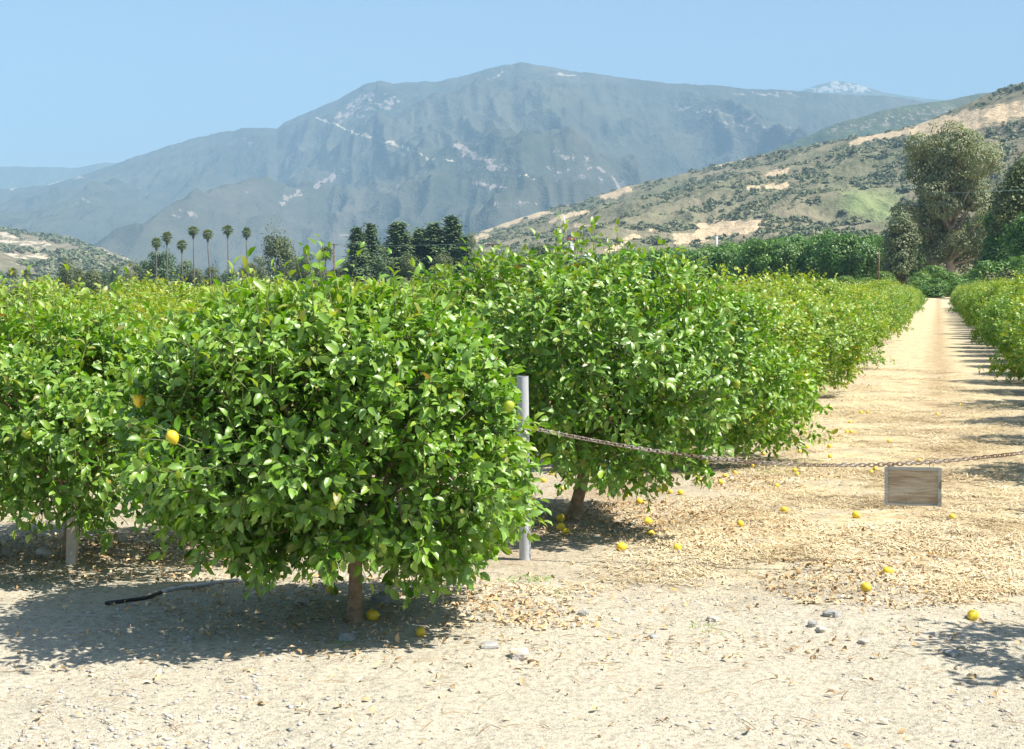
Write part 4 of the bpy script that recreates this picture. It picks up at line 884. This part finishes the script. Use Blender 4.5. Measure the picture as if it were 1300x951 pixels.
# palms
def palm_crown(seed, feather=False):
    r = np.random.default_rng(seed); mb = MB(); V0, T0 = [], []; n = 36
    for i in range(n):
        el = R(-58)+R(140)*(i/n)**.85; a = i*2.4; L_ = 1.0
        L_ = r.uniform(.75, 1.2); el += r.normal(0, .12); d = np.array([math.cos(a)*math.cos(el), math.sin(a)*math.cos(el), math.sin(el)]); s = np.cross(d, [0, 0, 1]); s /= np.linalg.norm(s)+1e-6; u = np.cross(s, d)
        mb.tube([d*.1, d*L_*.9], .025, 3, attr=.8); tip = d*L_*.8
        for k in range(9):   # fan blade of pointed fingers
            ph = R(-70+140*k/8); dd = d*math.cos(ph)+s*math.sin(ph); e = tip+dd*r.uniform(.6, 1.1)-np.array([0, 0, .18+.1*abs(ph)]); m = tip+dd*.5
            w_ = np.cross(dd, u)*.06
            mb.add([tip, m+w_, e, m-w_], np.array([[0, 1, 2], [0, 2, 3]]), 0, float(np.clip(.45+r.normal(0, .2)+.25*math.sin(el), 0, 1)))
    return mb.mesh('crown', [M['palm']])
pc = [palm_crown(700), palm_crown(701)]
def skirt(seed):
    r = np.random.default_rng(seed); k = 260; a = r.random(k)*6.283; q = .25+.55*r.random(k); z = -.2-1.9*r.random(k); q = q*(1-(-z-.2)/2.9)
    P = np.stack([q*np.cos(a), q*np.sin(a), z], 1); V, T, t = cards(P, unit(np.stack([np.cos(a), np.sin(a), 0*a+.2], 1)), .7, r.random(k), r, .3, np.tile([0, 0, -1.], (k, 1))); mb = MB(); mb.add(V, T, 0, t); return mb.mesh('skirt', [M['skirt']])
sk = skirt(1)
def palm(a, b, D, cr, lab, i, sksc=1, tr=.17):
    x = xat(a, D); z0 = gzf(x, D); ht = top_h(a, b, D)-z0
    root = empty('palm_tree', (x, D, z0)); lean = (random.uniform(-.9, .9)); 
    mb = MB(); mb.tube([(0, 0, -.5), (lean*.3, 0, ht*.3), (lean*.9, 0, ht*.7), (lean, 0, ht)], [tr*1.5, tr*1.1, tr*.9, tr*.8], 8); mb.build('trunk', M['palmtrunk'], root)
    c = bpy.data.objects.new('crown', pc[i % 2]); C.objects.link(c); c.parent = root; c.location = (lean, 0, ht); c.scale = (cr/1.75*random.uniform(.92, 1.12),)*2+(cr/1.75*random.uniform(.9, 1.2),); c.rotation_euler = (0, 0, i)
    s = bpy.data.objects.new('skirt', sk); C.objects.link(s); s.parent = root; s.location = (lean, 0, ht); s.scale = (cr/1.9*sksc,)*2+(cr/1.9*sksc,); s['label'] = 'hanging dead brown fronds'
    tag(root, lab, 'palm tree', 'palm trees behind the orchard'); return root
for i, (a, b, lab) in enumerate(((200, 308, 'leftmost of the tall fan palms, before the dark tree'), (214.6, 301, 'second tall fan palm from the left, taller than its neighbours'), (234, 311, 'third tall fan palm, the lowest of the tall group'), (248.5, 293, 'fourth tall fan palm from the left'), (269.6, 297.5, 'fifth tall fan palm, standing free against the mountain'), (291.4, 292, 'sixth and tallest looking fan palm'), (316.7, 295, 'rightmost tall fan palm, next to the olive brown tree'))):
    palm(a, b, 395+i*5, 1.75, 'slender palm: '+lab, i)
palm(14, 346, 330, 1.35, 'short fan palm at the left edge before the pale hill', 8, .6)
palm(38, 348, 340, 1.2, 'small palm second from the left edge', 9, .6)
palm(411, 322, 330, 2.1, 'bushy low palm between the olive brown tree and the conifers', 10, .6)

# ------------------------------------------------------------ poles, wires, wind machine, tank
M['polewood'] = simple('pole_wood', (0.19, 0.115, 0.08), .9, (0.11, 0.07, 0.05), 2)
M['polerust'] = simple('rusty_pole', (0.24, 0.11, 0.08), .8, (0.15, 0.07, 0.05), 2)
M['white'] = simple('white_paint', (0.78, 0.78, 0.77), .5, (0.66, 0.66, 0.65), 2)
M['red'] = simple('faded_red_paint', (0.45, 0.12, 0.09), .5, (0.32, 0.09, 0.07), 2)
M['wire'] = simple('green_wire', (0.16, 0.30, 0.26), .4, (0.1, 0.2, 0.17), 1)
def pole_root(name, a, b, D): x = xat(a, D); z0 = gzf(x, D); return empty(name, (x, D, z0)), top_h(a, b, D)-z0
rt, h = pole_root('utility_pole', 625.5, 308, 170); tag(rt, 'brown wooden utility pole with crossarm showing above the second tree', 'utility pole')
mb = MB(); mb.tube([(0, 0, -.5), (0, 0, h)], [.17, .12], 9); mb.build('pole', M['polewood'], rt)
mb = MB(); mb.box((0, -.14, h-.25), (1.7, .1, .13)); mb.build('crossarm', M['polewood'], rt, smooth=False)
mb = MB(); mb.box((0, -.14, h-1.0), (1.0, .1, .11)); mb.build('crossarm', M['polewood'], rt, smooth=False)
for sx in (-.7, .7, -.3):
    mb = MB(); mb.tube([(sx, -.14, h-.19), (sx, -.14, h-.10), (sx, -.14, h-.02)], [.03, .055, .03], 8); mb.build('insulator', M['white'], rt)
P_ = np.array([rt.location.x-.7, 170-.14, rt.location.z+h-.02])
def wire(pts, rad_, lab):
    pts = np.array(pts); out = []
    for i in range(len(pts)-1):
        for t in np.linspace(0, 1, 12, endpoint=False): p = pts[i]*(1-t)+pts[i+1]*t; p = p-np.array([0, 0, 1.0])*4*t*(1-t)*.25; out.append(p)
    out.append(pts[-1]); mb = MB(); mb.tube(out, rad_, 5); tag(mb.build('power_line', M['wire']), lab, 'power line')
def far_pole(a, D, h, lab):
    x = xat(a, D); z0 = gzf(x, D); r_ = empty('utility_pole', (x, D, z0)); tag(r_, lab, 'utility pole')
    mb = MB(); mb.tube([(0, 0, -.5), (0, 0, h)], [.15, .11], 8); mb.build('pole', M['polewood'], r_)
    mb = MB(); mb.box((0, -.13, h-.25), (1.5, .1, .12)); mb.build('crossarm', M['polewood'], r_, smooth=False); return np.array([x, D-.13, z0+h-.2])
q = far_pole(425, 250, 7.9, 'thin utility pole hidden among the trees left of the conifers')
wire([q, P_], .022, 'thin green power line running left from the wooden pole past the conifers')
q1 = far_pole(1165, 266, 16.5, 'tall pole behind the eucalyptus carrying the green line'); q2 = at(1420, 232, 130); q2[1] -= 0
x_, y_ = q2[0], q2[1]; far = empty('utility_pole', (x_, y_, gzf(x_, y_))); tag(far, 'utility pole beyond the right edge of the photo', 'utility pole'); mb = MB(); mb.tube([(0, 0, -.5), (0, 0, q2[2]+.2)], [.16, .11], 8); mb.build('pole', M['polewood'], far)
wire([q1, q2], .028, 'green power line crossing before the eucalyptus to the right edge')
rt, h = pole_root('metal_pole', 1114, 318, 232); tag(rt, 'thin rusty red pole standing before the avocado grove', 'pole'); mb = MB(); mb.tube([(0, 0, -.3), (0, 0, h)], [.11, .09], 8); mb.build('pole', M['polerust'], rt); mb = MB(); mb.tube([(0, 0, h), (0, 0, h+.15)], [.14, .1], 8); mb.build('cap', M['polerust'], rt)
rt, h = pole_root('metal_pole', 908.5, 299, 300); tag(rt, 'pale grey metal pole rising out of the avocado grove before the tan bank', 'pole'); mb = MB(); mb.tube([(0, 0, -.3), (0, 0, h)], [.28, .24], 10); mb.build('pole', M['paint'], rt); mb = MB(); mb.tube([(0, 0, h), (0, 0, h+.12)], [.3, .2], 10); mb.build('cap', M['paint'], rt)
rt, h = pole_root('wind_machine', 725.5, 304, 250); tag(rt, 'white orchard wind machine tower with red head and long white blade', 'wind machine')
mb = MB(); mb.tube([(0, 0, -.3), (0, 0, h)], [.38, .27], 14); mb.build('tower', M['white'], rt)
mb = MB(); mb.box((-.1, -.1, h+.12), (1.25, .6, .42)); mb.box((-.75, -.1, h+.14), (.2, .3, .3)); mb.build('gearbox', M['red'], rt, smooth=False)
for sg, L_ in ((1, 3.8), (-1, 1.9)):
    mb = MB(); e = np.array([-.85-.45*sg*L_/3.8, -.15, h+.1+sg*L_]); mb.tube([(-.88, -.15, h+.12), (np.array([-.88, -.15, h+.12])+e)/2, e], [.07, .1, .05], 6); mb.build('blade', M['white'], rt)
x = xat(747, 600); z0 = gzf(x, 600); h = top_h(747, 321.5, 600)-z0; rt = empty('water_tank', (x, 600, z0)); tag(rt, 'small white domed water tank peeking over the trees right of the wind machine', 'water tank')
mb = MB(); n = 24; mb.tube([(0, 0, -.3), (0, 0, h*.72)], 2.5, n); mb.build('wall', M['white'], rt)
mb = MB(); mb.tube([(0, 0, h*.72+.01), (0, 0, h*.82), (0, 0, h*.92), (0, 0, h*.98), (0, 0, h)], [2.6, 2.2, 1.5, .8, .1], n); mb.build('roof', M['white'], rt)

# ------------------------------------------------------------ haze
mh, n, p, out = mat('haze_air'); n.nodes.remove(p); v = n.nodes.new('ShaderNodeVolumePrincipled')
v.inputs['Color'].default_value = (0.44, 0.73, 1.0, 1); v.inputs['Density'].default_value = 1.2e-4; v.inputs['Anisotropy'].default_value = -0.1
n.links.new(v.outputs[0], out.inputs['Volume'])
mb = MB(); mb.box((0, 0, 0), (1, 1, 1)); hz = mb.build('haze', mh, smooth=False)
zt = 1750; hz.scale = (26400, 18900, zt+60); hz.location = (0, 5450, (zt-60)/2)
tag(hz, 'pale blue haze in the air before the mountains', 'haze', kind='stuff')
